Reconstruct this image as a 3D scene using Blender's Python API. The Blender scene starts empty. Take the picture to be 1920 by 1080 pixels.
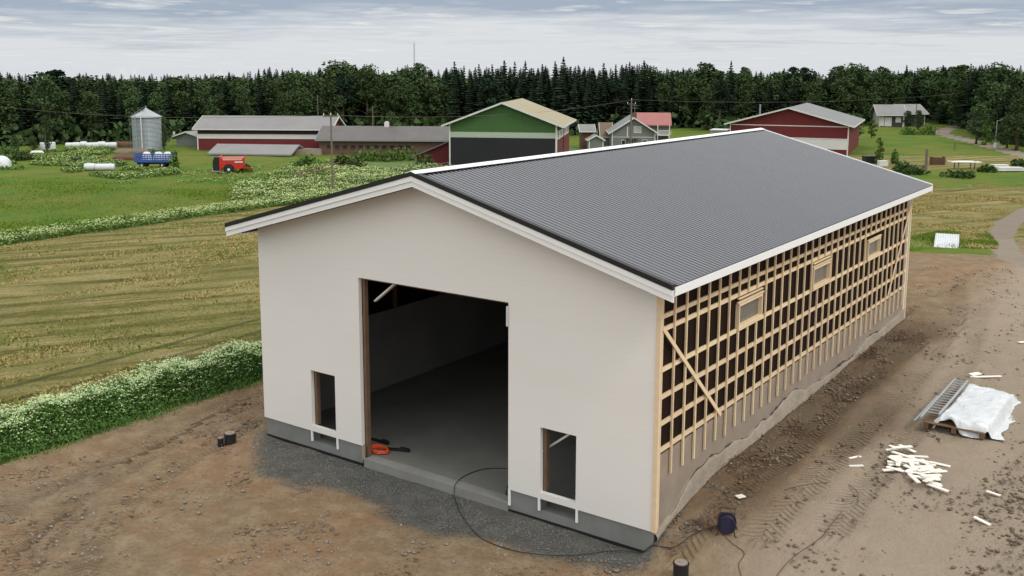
import bpy, bmesh, math, random
import numpy as np
from mathutils import Vector, Matrix
random.seed(7); rng = np.random.default_rng(7)
S = bpy.context.scene; COL = S.collection
rad = math.radians
# ------------------------------------------------------------------ camera
CAM = np.array([22.54, -19.067, 10.9]); YAW, PITCH, ROLL, FPX, PY = 35.224, -8.947, 0.137, 1862.85, -116.7
_y, _t, _r = rad(YAW), rad(PITCH), rad(ROLL)
FW = np.array([-math.sin(_y)*math.cos(_t), math.cos(_y)*math.cos(_t), math.sin(_t)])
RT = np.array([math.cos(_y), math.sin(_y), 0.0]); UPV = np.cross(RT, FW)
RT2 = RT*math.cos(_r) + UPV*math.sin(_r); UP2 = -RT*math.sin(_r) + UPV*math.cos(_r)
cd = bpy.data.cameras.new("camera"); cam = bpy.data.objects.new("camera", cd); COL.objects.link(cam)
M = Matrix(((RT2[0], UP2[0], -FW[0], CAM[0]), (RT2[1], UP2[1], -FW[1], CAM[1]), (RT2[2], UP2[2], -FW[2], CAM[2]), (0, 0, 0, 1)))
cam.matrix_world = M
cd.sensor_width = 36.0; cd.lens = FPX/1920*36.0; cd.shift_y = PY/1920; cd.clip_end = 9000; cd.clip_start = 0.1
S.camera = cam
# ------------------------------------------------------------------ world, sun, exposure
SUN_EL, SUN_AZ = 50, 100        # azimuth clockwise from +y
w = bpy.data.worlds.new("World"); S.world = w; w.use_nodes = True
nt = w.node_tree; nt.nodes.clear()
def N(t, typ, **kw):
    n = t.nodes.new(typ)
    for k, v in kw.items(): setattr(n, k, v)
    return n
def math_node(t, op, a, b=None, clamp=False):
    n = N(t, 'ShaderNodeMath', operation=op, use_clamp=clamp)
    for i, v in enumerate((a, b)):
        if v is None: continue
        if isinstance(v, (int, float)): n.inputs[i].default_value = v
        else: t.links.new(v, n.inputs[i])
    return n.outputs[0]
def mixc(t, f, a, b, mode='MIX'):
    n = N(t, 'ShaderNodeMix', data_type='RGBA', blend_type=mode)
    for i, v in ((0, f), (6, a), (7, b)):
        if isinstance(v, (int, float)): n.inputs[i].default_value = v
        elif isinstance(v, tuple): n.inputs[i].default_value = (*v[:3], 1)
        else: t.links.new(v, n.inputs[i])
    return n.outputs[2]
def ramp(t, v, pts):
    n = N(t, 'ShaderNodeValToRGB'); e = n.color_ramp.elements
    while len(e) < len(pts): e.new(0.5)
    for i, (p, c) in enumerate(pts):
        e[i].position = p
        e[i].color = (*c, 1) if isinstance(c, tuple) else (c, c, c, 1)
    t.links.new(v, n.inputs[0]); return n.outputs[0]
def noise(t, vec, scale, detail=4, rough=0.55, dist=0.0):
    n = N(t, 'ShaderNodeTexNoise'); n.inputs['Scale'].default_value = scale; n.inputs['Detail'].default_value = detail
    n.inputs['Roughness'].default_value = rough; n.inputs['Distortion'].default_value = dist
    if vec is not None: t.links.new(vec, n.inputs['Vector'])
    return n.outputs['Fac']
sky = N(nt, 'ShaderNodeTexSky', sky_type='NISHITA', sun_disc=False)
sky.sun_elevation = rad(SUN_EL); sky.sun_rotation = rad(SUN_AZ); sky.dust_density = 2.0
tc = N(nt, 'ShaderNodeTexCoord'); sp = N(nt, 'ShaderNodeSeparateXYZ'); nt.links.new(tc.outputs['Generated'], sp.inputs[0])
zc = math_node(nt, 'MAXIMUM', sp.outputs[2], 0.0)
dz = math_node(nt, 'ADD', zc, 0.022)
cx = math_node(nt, 'DIVIDE', sp.outputs[0], dz); cy = math_node(nt, 'DIVIDE', sp.outputs[1], dz)
cb = N(nt, 'ShaderNodeCombineXYZ'); nt.links.new(cx, cb.inputs[0]); nt.links.new(cy, cb.inputs[1])
n1 = noise(nt, cb.outputs[0], 0.12, 6, 0.55, 0.4)
n2 = noise(nt, cb.outputs[0], 0.62, 6, 0.62, 0.3)
nn = math_node(nt, 'ADD', math_node(nt, 'MULTIPLY', n1, 0.58), math_node(nt, 'MULTIPLY', n2, 0.42))
# darker undersides become more frequent higher above the horizon
hz = math_node(nt, 'MULTIPLY', zc, 5.2)
dk = math_node(nt, 'ADD', nn, math_node(nt, 'SUBTRACT', math_node(nt, 'MINIMUM', hz, 0.36), 0.22))
under = ramp(nt, dk, [(0.41, 0.0), (0.50, 0.45), (0.60, 1.0)])
SKYK = 10.0
light = (0.77*SKYK, 0.80*SKYK, 0.835*SKYK); dark = (0.38*SKYK, 0.45*SKYK, 0.56*SKYK)
high = ramp(nt, zc, [(0.08, 0.0), (0.35, 1.0)])
cl = mixc(nt, under, light, dark)
puff = ramp(nt, n2, [(0.55, 0.0), (0.68, 1.0)])
cl = mixc(nt, math_node(nt, 'MULTIPLY', puff, 0.8), cl, (0.92*SKYK, 0.92*SKYK, 0.89*SKYK))
up = mixc(nt, n1, (1.2*SKYK, 1.23*SKYK, 1.25*SKYK), (1.75*SKYK, 1.74*SKYK, 1.70*SKYK))
cl = mixc(nt, high, cl, up)
fin = mixc(nt, 0.88, sky.outputs[0], cl)
bg = N(nt, 'ShaderNodeBackground'); bg.inputs[1].default_value = 0.1; nt.links.new(fin, bg.inputs[0])
wo = N(nt, 'ShaderNodeOutputWorld'); nt.links.new(bg.outputs[0], wo.inputs[0])
sl = bpy.data.lights.new("sun", 'SUN'); sl.energy = 1.25; sl.angle = rad(14); sl.color = (1, 0.96, 0.88)
so = bpy.data.objects.new("sun", sl); COL.objects.link(so)
sd = Vector((math.sin(rad(SUN_AZ))*math.cos(rad(SUN_EL)), math.cos(rad(SUN_AZ))*math.cos(rad(SUN_EL)), math.sin(rad(SUN_EL))))
so.rotation_euler = sd.to_track_quat('Z', 'Y').to_euler(); so.location = (40, -40, 60)
S.view_settings.view_transform = 'Standard'; S.view_settings.look = 'None'; S.view_settings.exposure = 0.0; S.view_settings.gamma = 1.0
S.render.engine = 'CYCLES'; S.cycles.max_bounces = 6; S.cycles.diffuse_bounces = 3; S.cycles.transparent_max_bounces = 6
S.cycles.use_denoising = True

# ------------------------------------------------------------------ helpers
def sm(v, a, b):
    t = np.clip((np.asarray(v, float)-a)/(b-a), 0, 1); return t*t*(3-2*t)
def gz(x, y):
    """height of the bare ground"""
    x = np.asarray(x, float); y = np.asarray(y, float)
    A = 0.62*sm(y, -1.0, 1.1) + 0.28*sm(y, 1.0, 3.4) + 0.2*sm(y, 4, 21)
    A = A*(1-sm(y, 30, 62))
    edge = 12.8 + 0*y
    B1 = sm(x, 12.72, 13.05); B2 = sm(x, 0, 13)
    k = sm(y, 21.9, 24)
    B = B1*(1-k) + B2*k
    dist = np.hypot(x-22.5, y+19)
    fall = -45*sm(dist, 250, 2600)
    bank = 0.35*sm(x, 18.2, 21.5)*sm(y, 0, 3)*(1-sm(y, 18, 30))
    return A*B + bank + fall
def at(px, py, z=None):
    """ground point seen at a photo pixel (1920 x 1080)"""
    d = FW + RT2*(px-960)/FPX - UP2*(py-540-PY)/FPX
    zz = 0.0 if z is None else z
    for _ in range(8):
        k = (zz-CAM[2])/d[2]; p = CAM + k*d
        if z is not None: break
        zz = 0.5*zz + 0.5*float(gz(p[0], p[1]))
    return Vector(p)
def top_z(p, py):
    """height above datum of photo row py over ground point p"""
    q = np.array([p[0], p[1], 0.0]) - CAM
    dep = float(q @ np.array([FW[0], FW[1], 0]))/math.cos(_t)
    k = dep/ (FPX*math.cos(_t)) if False else None
    # solve for z so that projection row == py
    lo, hi = -5.0, 60.0
    for _ in range(40):
        m = (lo+hi)/2; v = np.array([p[0], p[1], m]) - CAM
        row = 540 + PY - FPX*(v @ UP2)/(v @ FW)
        if row > py: lo = m
        else: hi = m
    return lo
class MB:
    def __init__(s): s.v = []; s.f = []; s.m = []; s.cur = 0
    def add(s, vs, fs):
        o = len(s.v); s.v += [tuple(v) for v in vs]; s.f += [tuple(i+o for i in f) for f in fs]; s.m += [s.cur]*len(fs); return s
    def box(s, x0, x1, y0, y1, z0, z1):
        return s.add([(x0,y0,z0),(x1,y0,z0),(x1,y1,z0),(x0,y1,z0),(x0,y0,z1),(x1,y0,z1),(x1,y1,z1),(x0,y1,z1)],
                     [(0,3,2,1),(4,5,6,7),(0,1,5,4),(1,2,6,5),(2,3,7,6),(3,0,4,7)])
    def obox(s, c, u, v, w_):
        c, u, v, w_ = Vector(c), Vector(u), Vector(v), Vector(w_)
        vs = [c+a*u+b*v+d*w_ for d in (-1,1) for (a,b) in ((-1,-1),(1,-1),(1,1),(-1,1))]
        return s.add(vs, [(0,3,2,1),(4,5,6,7),(0,1,5,4),(1,2,6,5),(2,3,7,6),(3,0,4,7)])
    def bar(s, a, b, wd, th, up=(0,0,1)):
        a, b = Vector(a), Vector(b); d = (b-a); L = d.length; d.normalize()
        u = Vector(up); sdv = d.cross(u)
        if sdv.length < 1e-4: sdv = d.cross(Vector((1,0,0)))
        sdv.normalize(); n = sdv.cross(d)
        return s.obox((a+b)/2, d*L/2, sdv*wd/2, n*th/2)
    def tube(s, a, b, r0, r1=None, n=8, caps=True):
        r1 = r0 if r1 is None else r1
        a, b = Vector(a), Vector(b); d = (b-a).normalized()
        u = d.cross(Vector((0,0,1)) if abs(d.z) < 0.95 else Vector((1,0,0))).normalized(); v = d.cross(u)
        vs = []
        for p, r in ((a, r0), (b, r1)):
            for i in range(n):
                t = 2*math.pi*i/n; vs.append(p + u*math.cos(t)*r + v*math.sin(t)*r)
        fs = [(i, (i+1) % n, n+(i+1) % n, n+i) for i in range(n)]
        if caps: fs += [tuple(range(n-1, -1, -1)), tuple(range(n, 2*n))]
        return s.add(vs, fs)
    def path(s, pts, r, n=6):
        pts = [Vector(p) for p in pts]; vs = []; fs = []
        for i, p in enumerate(pts):
            d = (pts[min(i+1, len(pts)-1)] - pts[max(i-1, 0)]).normalized()
            u = d.cross(Vector((0,0,1)) if abs(d.z) < 0.95 else Vector((1,0,0))).normalized(); v = d.cross(u)
            rr = r[i] if isinstance(r, (list, tuple)) else r
            for k in range(n):
                t = 2*math.pi*k/n; vs.append(p + u*math.cos(t)*rr + v*math.sin(t)*rr)
        for i in range(len(pts)-1):
            for k in range(n): fs.append((i*n+k, i*n+(k+1) % n, (i+1)*n+(k+1) % n, (i+1)*n+k))
        fs += [tuple(range(n-1, -1, -1)), tuple(range((len(pts)-1)*n, len(pts)*n))]
        return s.add(vs, fs)
    def lathe(s, prof, c=(0,0,0), n=24, axis='z'):
        vs = []; fs = []
        for (r, h) in prof:
            for i in range(n):
                t = 2*math.pi*i/n
                p = (r*math.cos(t), r*math.sin(t), h) if axis == 'z' else ((h, r*math.cos(t), r*math.sin(t)) if axis == 'x' else (r*math.sin(t), h, r*math.cos(t)))
                vs.append((p[0]+c[0], p[1]+c[1], p[2]+c[2]))
        for j in range(len(prof)-1):
            for i in range(n): fs.append((j*n+i, j*n+(i+1) % n, (j+1)*n+(i+1) % n, (j+1)*n+i))
        fs += [tuple(range(n-1, -1, -1)), tuple(range((len(prof)-1)*n, len(prof)*n))]
        return s.add(vs, fs)
    def prism(s, poly, d):
        n = len(poly); d = Vector(d); vs = [Vector(p) for p in poly] + [Vector(p)+d for p in poly]
        return s.add(vs, [tuple(range(n)), tuple(range(2*n-1, n-1, -1))] + [(i, n+i, n+(i+1) % n, (i+1) % n) for i in range(n)])
    def quad(s, *p): return s.add(p, [tuple(range(len(p)))])
    def build(s, name, mat, parent=None, smooth=False, loc=(0,0,0), rz=0.0, bevel=0.0):
        me = bpy.data.meshes.new(name); me.from_pydata([tuple(v) for v in s.v], [], s.f)
        mats = mat if isinstance(mat, (list, tuple)) else [mat]
        for m in mats: me.materials.append(m)
        if len(mats) > 1: me.polygons.foreach_set('material_index', s.m)
        bm = bmesh.new(); bm.from_mesh(me); bmesh.ops.recalc_face_normals(bm, faces=bm.faces)
        bm.to_mesh(me); bm.free()
        if smooth: me.polygons.foreach_set('use_smooth', [True]*len(me.polygons))
        o = bpy.data.objects.new(name, me); COL.objects.link(o); o.location = loc; o.rotation_euler = (0,0,rz)
        if parent is not None: o.parent = parent
        if bevel:
            b = o.modifiers.new('bevel', 'BEVEL'); b.width = bevel; b.segments = 2; b.limit_method = 'ANGLE'
        return o
def tag(o, label=None, cat=None, group=None, kind=None):
    if label: o['label'] = label
    if cat: o['category'] = cat
    if group: o['group'] = group
    if kind: o['kind'] = kind
    return o
def empty(name, loc, rz=0.0, label=None, cat=None, group=None):
    o = bpy.data.objects.new(name, None); COL.objects.link(o); o.location = loc; o.rotation_euler = (0,0,rz)
    o.empty_display_size = 0.3
    return tag(o, label, cat, group)
def copy_tree(o, parent=None):
    c = o.copy(); COL.objects.link(c)
    if parent is not None: c.parent = parent
    for ch in list(o.children): copy_tree(ch, c)
    return c
def np_mesh(name, V, F, mat, smooth=False, mi=None, cols=None):
    """fast mesh from arrays; F is (n,k)"""
    V = np.asarray(V, np.float32); F = np.asarray(F, np.int32); me = bpy.data.meshes.new(name)
    me.vertices.add(len(V)); me.vertices.foreach_set('co', V.ravel())
    k = F.shape[1]; me.loops.add(F.size); me.loops.foreach_set('vertex_index', F.ravel())
    me.polygons.add(len(F)); me.polygons.foreach_set('loop_start', np.arange(0, F.size, k, dtype=np.int32))
    if smooth: me.polygons.foreach_set('use_smooth', np.ones(len(F), bool))
    for m in (mat if isinstance(mat, (list, tuple)) else [mat]): me.materials.append(m)
    if mi is not None: me.polygons.foreach_set('material_index', np.asarray(mi, np.int32))
    if cols:
        for nm, arr in cols.items():
            a = me.color_attributes.new(nm, 'FLOAT_COLOR', 'POINT'); a.data.foreach_set('color', np.asarray(arr, np.float32).ravel())
    me.update(calc_edges=True); me.validate(); return me
def link(me, name, parent=None, loc=(0,0,0)):
    o = bpy.data.objects.new(name, me); COL.objects.link(o); o.location = loc
    if parent is not None: o.parent = parent
    return o

# ------------------------------------------------------------------ materials
MATS = {}
def mat(name, c, rough=0.75, c2=None, scale=3.0, amt=0.5, bump=0.0, bscale=30.0, metal=0.0, spec=0.4, stretch=(1,1,1), objrand=0.0, wave=None, trans=0.0):
    """procedural surface: two tones mixed by noise, optional bump and board / rib lines"""
    if name in MATS: return MATS[name]
    m = bpy.data.materials.new(name); m.use_nodes = True; t = m.node_tree; b = t.nodes['Principled BSDF']
    b.inputs['IOR'].default_value = 1.95 if name == 'dark_roof_steel' else 1.5; b.inputs['Roughness'].default_value = rough; b.inputs['Metallic'].default_value = metal; b.inputs['Specular IOR Level'].default_value = spec
    tcn = N(t, 'ShaderNodeTexCoord'); mp = N(t, 'ShaderNodeMapping'); mp.inputs['Scale'].default_value = stretch
    t.links.new(tcn.outputs['Object'], mp.inputs[0]); vec = mp.outputs[0]
    c2 = c2 or tuple(v*0.72 for v in c)
    f = noise(t, vec, scale, 6, 0.6)
    f = ramp(t, f, [(0.5-0.28, 0.0), (0.5+0.28, 1.0)])
    col = mixc(t, math_node(t, 'MULTIPLY', f, amt), c, c2)
    if objrand:
        oi = N(t, 'ShaderNodeObjectInfo'); hs = N(t, 'ShaderNodeHueSaturation')
        t.links.new(math_node(t, 'ADD', math_node(t, 'MULTIPLY', oi.outputs['Random'], objrand), 1-objrand/2), hs.inputs['Value'])
        t.links.new(math_node(t, 'ADD', math_node(t, 'MULTIPLY', oi.outputs['Random'], 0.016), 0.492), hs.inputs['Hue'])
        t.links.new(col, hs.inputs['Color']); col = hs.outputs[0]
    h = None
    if wave:
        axis, period, dep, dark_ = wave
        s3 = N(t, 'ShaderNodeSeparateXYZ'); t.links.new(tcn.outputs['Object'], s3.inputs[0])
        q = math_node(t, 'FRACT', math_node(t, 'DIVIDE', s3.outputs['XYZ'.index(axis)], period))
        g = ramp(t, q, [(0.0, 0.0), (0.07, 1.0), (0.93, 1.0), (1.0, 0.0)])
        col = mixc(t, math_node(t, 'MULTIPLY', math_node(t, 'SUBTRACT', 1.0, g), dark_), col, tuple(v*0.35 for v in c))
        # every board its own tone
        fl = math_node(t, 'FLOOR', math_node(t, 'DIVIDE', s3.outputs['XYZ'.index(axis)], period))
        wn = N(t, 'ShaderNodeTexWhiteNoise', noise_dimensions='1D'); t.links.new(fl, wn.inputs['W'])
        col = mixc(t, math_node(t, 'MULTIPLY', wn.outputs[0], (0.12 if name == 'white_siding' else 0.22)*amt), col, c2)
        h = math_node(t, 'MULTIPLY', g, dep)
    t.links.new(col, b.inputs['Base Color'])
    if bump or h is not None:
        bn = noise(t, vec, bscale, 5, 0.65); bn = math_node(t, 'MULTIPLY', bn, bump)
        if h is not None: bn = math_node(t, 'ADD', bn, h)
        bp = N(t, 'ShaderNodeBump'); bp.inputs['Distance'].default_value = 1.0; bp.inputs['Strength'].default_value = 1.0
        t.links.new(bn, bp.inputs['Height']); t.links.new(bp.outputs[0], b.inputs['Normal'])
    rr = noise(t, vec, scale*2.3, 3); t.links.new(math_node(t, 'ADD', math_node(t, 'MULTIPLY', rr, 0.2), rough-0.1, True), b.inputs['Roughness'])
    MATS[name] = m; return m
def glass(name, c, rough=0.12):
    if name in MATS: return MATS[name]
    m = bpy.data.materials.new(name); m.use_nodes = True; b = m.node_tree.nodes['Principled BSDF']
    b.inputs['Base Color'].default_value = (*c, 1); b.inputs['Roughness'].default_value = rough; b.inputs['Specular IOR Level'].default_value = 0.8
    MATS[name] = m; return m
WHITE_SIDING = mat('white_siding', (0.78,0.755,0.715), 0.7, (0.72,0.69,0.645), 0.45, 0.9, 0.0006, 60, wave=('Z', 0.145, 0.0007, 0.07), stretch=(0.35,1,1.6))
WHITE_TRIM = mat('white_trim', (0.84,0.84,0.83), 0.5, (0.76,0.76,0.75), 2.0, 0.5)
TIMBER = mat('raw_timber', (0.80,0.635,0.42), 0.75, (0.64,0.48,0.29), 5.0, 0.7, 0.002, 40, stretch=(1,1,1), objrand=0.14)
TIMBER_PALE = mat('pale_offcut_timber', (0.89,0.86,0.78), 0.75, (0.78,0.73,0.62), 6.0, 0.6, 0.002, 40, objrand=0.2)
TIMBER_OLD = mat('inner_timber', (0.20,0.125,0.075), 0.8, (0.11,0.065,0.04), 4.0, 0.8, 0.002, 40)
WINDBOARD = mat('brown_wind_barrier', (0.024,0.013,0.008), 0.9, (0.014,0.008,0.006), 1.2, 0.8, 0.001, 40, spec=0.08)
CONCRETE = mat('concrete', (0.34,0.275,0.215), 0.85, (0.22,0.175,0.135), 1.4, 0.8, 0.006, 25)
PLINTH_GREY = mat('plinth_concrete', (0.23,0.23,0.215), 0.85, (0.15,0.15,0.14), 1.5, 0.8, 0.004, 30)
SLAB = mat('floor_concrete', (0.20,0.20,0.18), 0.75, (0.11,0.11,0.10), 0.6, 0.8, 0.003, 20, spec=0.2)
SILL = mat('sill_concrete', (0.26,0.255,0.23), 0.85, (0.17,0.165,0.15), 1.5, 0.8, 0.004, 30)
INNER = mat('inner_panel_concrete', (0.25,0.24,0.22), 0.9, (0.16,0.155,0.145), 0.6, 0.8, spec=0.1)
SEAM = mat('dark_soil_seam', (0.06,0.045,0.032), 0.95)
PLASTER = mat('rough_plinth_plaster', (0.38,0.325,0.26), 0.95, (0.21,0.17,0.13), 1.3, 0.9, 0.05, 7)
ROOF_STEEL = mat('dark_roof_steel', (0.012,0.013,0.026), 0.20, (0.007,0.008,0.017), 0.35, 0.8, 0.0, metal=0.0, spec=0.9, wave=('Y', 1.092, 0.0, 0.5))
BLACK_TRIM = mat('black_flashing', (0.012,0.012,0.013), 0.5)
PANE = glass('window_pane', (0.13,0.125,0.11), 0.06)
DARKPANE = glass('dark_pane', (0.02,0.024,0.028), 0.06)
BLACK_PLASTIC = mat('black_plastic', (0.014,0.014,0.016), 0.5)
ORANGE = mat('orange_cable', (0.85,0.10,0.03), 0.5)
RED_WALL = mat('red_boards', (0.16,0.022,0.024), 0.8, (0.10,0.014,0.016), 0.8, 0.6, 0.003, 20, wave=('X', 0.28, 0.004, 0.5))
RED_WALL_Y = mat('red_side_boards', (0.17,0.03,0.027), 0.8, (0.11,0.018,0.018), 0.8, 0.6, 0.003, 20, wave=('Y', 0.28, 0.004, 0.5))
GREEN_WALL = mat('green_boards', (0.055,0.13,0.035), 0.8, (0.04,0.095,0.03), 0.5, 0.7, 0.003, 20, wave=('X', 0.3, 0.004, 0.4))
BLACK_WALL = mat('black_lower_wall', (0.010,0.010,0.013), 0.7, (0.018,0.018,0.02), 0.5, 0.7, wave=('X', 0.9, 0.003, 0.2))
BROWN_WALL = mat('brown_brick_wall', (0.15,0.085,0.065), 0.9, (0.10,0.06,0.048), 2.0, 0.8, 0.004, 25)
GREY_ROOF = mat('grey_sheet_roof', (0.23,0.225,0.22), 0.55, (0.17,0.165,0.16), 0.4, 0.7, wave=('X', 0.35, 0.006, 0.35))
GREY_ROOF_Y = mat('grey_sheet_roof_side', (0.19,0.19,0.19), 0.55, (0.14,0.14,0.14), 0.4, 0.7, wave=('Y', 0.35, 0.006, 0.35))
DARK_ROOF = mat('dark_grey_roof', (0.135,0.125,0.12), 0.65, (0.095,0.09,0.088), 0.5, 0.7, wave=('X', 0.3, 0.006, 0.35))
BEIGE_ROOF = mat('beige_sheet_roof', (0.36,0.31,0.19), 0.65, (0.27,0.23,0.14), 0.4, 0.8, wave=('Y', 0.4, 0.006, 0.3))
PINK_ROOF = mat('faded_red_roof', (0.36,0.14,0.125), 0.6, (0.28,0.10,0.09), 0.6, 0.7, wave=('X', 0.3, 0.006, 0.3))
HOUSE_GREY = mat('grey_house_boards', (0.185,0.195,0.185), 0.8, (0.14,0.15,0.14), 0.8, 0.6, wave=('Z', 0.16, 0.004, 0.3))
WHITE_FAR = mat('white_paint', (0.66,0.66,0.63), 0.7, (0.52,0.52,0.49), 1.0, 0.6)
GALV = mat('galvanised_steel', (0.40,0.43,0.44), 0.42, (0.28,0.31,0.32), 1.0, 0.7, metal=0.35)
POLE_WOOD = mat('weathered_pole', (0.19,0.155,0.12), 0.85, (0.11,0.09,0.07), 3, 0.8)
STEEL_GREY = mat('grey_steel', (0.30,0.31,0.31), 0.5, metal=0.3)
BAG = mat('white_film', (0.70,0.72,0.73), 0.3, (0.50,0.53,0.54), 2.5, 0.8, 0.035, 7)
BLUE = mat('blue_paint', (0.035,0.10,0.36), 0.5, (0.03,0.07,0.22), 2, 0.7)
RED_PAINT = mat('red_machine_paint', (0.55,0.03,0.018), 0.4, (0.40,0.025,0.016), 1.5, 0.6)
RUBBER = mat('rubber', (0.016,0.016,0.016), 0.8)
RUST = mat('rust_brown', (0.13,0.06,0.035), 0.85, (0.07,0.035,0.022), 3, 0.9)
BARK = mat('bark', (0.085,0.062,0.045), 0.9, (0.05,0.037,0.028), 4, 0.8)
BARK_PALE = mat('pale_bark', (0.26,0.24,0.21), 0.85, (0.13,0.12,0.10), 4, 0.9)
SPRUCE = mat('spruce_needles', (0.029,0.047,0.027), 0.9, (0.017,0.030,0.018), 0.7, 0.9, objrand=0.5, spec=0.03)
LEAF = mat('broad_leaves', (0.070,0.108,0.042), 0.9, (0.045,0.074,0.030), 0.6, 0.9, objrand=0.55, spec=0.03)
LEAF_BRIGHT = mat('bright_leaves', (0.11,0.18,0.040), 0.85, (0.06,0.11,0.026), 0.9, 0.9, objrand=0.4, spec=0.06)
HERB = mat('herb_leaves', (0.115,0.215,0.05), 0.8, (0.06,0.125,0.03), 0.9, 0.8, spec=0.08)
UMBEL_FAR = mat('pale_far_umbels', (0.62,0.68,0.36), 0.9, (0.36,0.45,0.16), 0.5, 0.9, spec=0.03)
HERB_FAR = mat('far_herb_leaves', (0.15,0.23,0.055), 0.85, (0.085,0.15,0.035), 0.4, 0.9, spec=0.04)
UMBEL = mat('white_umbels', (0.66,0.74,0.44), 0.85, (0.38,0.52,0.22), 1.8, 0.9, spec=0.05)
STRAW = mat('cut_straw', (0.42,0.34,0.15), 0.9, (0.26,0.22,0.07), 0.35, 0.9, spec=0.03)
GRASSB = mat('grass_blades', (0.14,0.225,0.028), 0.85, (0.09,0.165,0.02), 0.4, 0.9, spec=0.05)
STONE = mat('stones', (0.30,0.255,0.205), 0.9, (0.17,0.14,0.11), 1.5, 0.9)
CLOD = mat('soil_clods', (0.20,0.15,0.105), 0.95, (0.12,0.088,0.06), 1.5, 0.9)
GRAVELST = mat('gravel_stones', (0.19,0.19,0.18), 0.9, (0.09,0.09,0.088), 2.5, 0.9)

# ------------------------------------------------------------------ ground: one grid, its zones split into sheets that share edges
def seg_dist(x, y, pts):
    """distance, along-length and signed offset to a polyline"""
    best = np.full(x.shape, 1e9); s_ = np.zeros(x.shape); lat = np.zeros(x.shape); acc = 0
    for (a, b) in zip(pts[:-1], pts[1:]):
        dx, dy = b[0]-a[0], b[1]-a[1]; L = math.hypot(dx, dy)
        t = np.clip(((x-a[0])*dx+(y-a[1])*dy)/(L*L), 0, 1); px_, py_ = a[0]+t*dx, a[1]+t*dy
        d = np.hypot(x-px_, y-py_); k = d < best
        best = np.where(k, d, best); s_ = np.where(k, acc+t*L, s_); lat = np.where(k, ((x-a[0])*dy-(y-a[1])*dx)/L, lat); acc += L
    return best, s_, lat
def vnoise(x, y, sc, seed=0):
    """smooth value noise"""
    r = np.random.default_rng(seed).random((64, 64)); X = np.asarray(x)*sc; Y = np.asarray(y)*sc
    i, j = np.floor(X).astype(int), np.floor(Y).astype(int); u, v = X-i, Y-j; u, v = u*u*(3-2*u), v*v*(3-2*v)
    g = lambda a, b: r[a % 64, b % 64]
    return (g(i,j)*(1-u)+g(i+1,j)*u)*(1-v)+(g(i,j+1)*(1-u)+g(i+1,j+1)*u)*v
pxp = lambda L: [tuple(at(*q)[:2]) for q in L]
TRACKS = [pxp(L) for L in (
    [(-60,1075),(120,950),(260,865),(400,790),(500,742)], [(-60,1000),(70,925),(190,868),(330,805),(490,715)],
    [(140,1120),(180,1010),(260,925),(370,850),(480,790)], [(20,1120),(60,1040),(140,960)],
    [(1270,1040),(1350,960),(1480,850),(1600,735),(1720,640)], [(1420,1010),(1530,895),(1640,790),(1730,690),(1790,600),(1800,520)],
    [(1560,1000),(1620,920),(1690,840),(1800,700),(1850,560)])]
ROAD_NEAR = pxp([(2000,372),(1935,392),(1890,418),(1876,440),(1880,462),(1900,485),(1960,510)])
ROAD_FAR = pxp([(2100,330),(1960,300),(1870,278),(1810,262),(1762,250),(1770,243),(1800,237),(1790,234)])
PAD = pxp([(470,800),(450,850),(480,900),(590,920),(690,950),(760,990),(850,1015),(960,1052),(1080,1075),(1210,1085),(1300,1000),(1225,1000),(690,850)])
def axis_lines(lo, hi, d, far_lo, far_hi, grow):
    a = list(np.arange(lo, hi, d)); s_ = d; x = hi
    while x < far_hi: a.append(x); s_ *= grow; x += s_
    a.append(far_hi); s_ = d; x = lo; pre = []
    while x > far_lo: s_ *= grow; x -= s_; pre.append(max(x, far_lo))
    return np.array(pre[::-1]+a)
gx = axis_lines(-11, 25, 0.16, -3800, 3800, 1.03); gy = axis_lines(-14, 25, 0.16, -900, 5200, 1.028)
GX, GY = np.meshgrid(gx, gy, indexing='ij'); sh = GX.shape
wob = (vnoise(GX, GY, 0.5, 1)-0.5)*1.1 + (vnoise(GX, GY, 1.7, 2)-0.5)*0.5
wobf = (vnoise(GX, GY, 0.12, 3)-0.5)*6
# zones
front_edge = -4.1 + 0.35*wob
yardR = 39.5 + 1.2*wob + 0.1*(GX-10)
isdirt = sm(GX-front_edge, -0.35, 0.35)*(1-sm(GY-yardR, -1.2, 1.0))
rd, rs_, rl = seg_dist(GX, GY, ROAD_NEAR); rf, _, _ = seg_dist(GX, GY, ROAD_FAR)
road = np.maximum(1-sm(rd+0.25*wob, 0.45, 1.15), 1-sm(rf+0.3*wob, 1.0, 1.9))
dirt = isdirt
dirt = np.maximum(dirt, (sm(GX, 12.0, 14.0)*sm(GY, 38, 40)*(1-sm(GY, 50, 58))))
# gravel pad (inside test by distance to polygon)
def inside(x, y, poly):
    c = np.zeros(x.shape, bool); n = len(poly)
    for i in range(n):
        (x0, y0), (x1, y1) = poly[i], poly[(i+1) % n]
        k = ((y0 > y) != (y1 > y)) & (x < (x1-x0)*(y-y0)/(y1-y0+1e-12)+x0); c ^= k
    return c
pdist, _, _ = seg_dist(GX, GY, PAD+[PAD[0]])
psd = np.where(inside(GX, GY, PAD), -pdist, pdist) + 0.45*wob
gravel = 1-sm(psd, -1.5, 0.9)
left = sm(-GX, 40.6, 41.6)
DEP = (GX-CAM[0])*(-math.sin(_y)) + (GY-CAM[1])*math.cos(_y); LATR = (GX-CAM[0])*math.cos(_y) + (GY-CAM[1])*math.sin(_y)
mownL = (1-isdirt)*(1-sm(-GX+0.3*wob, 38.0, 38.8))*(1-sm(GY+0.2*GX+wobf*0.3, 38, 46))
mownR = (1-isdirt)*sm(LATR, 6, 12)*sm(GY+0.5*wobf, 48, 52)*(1-sm(DEP+0.5*wobf, 88, 95))
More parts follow.
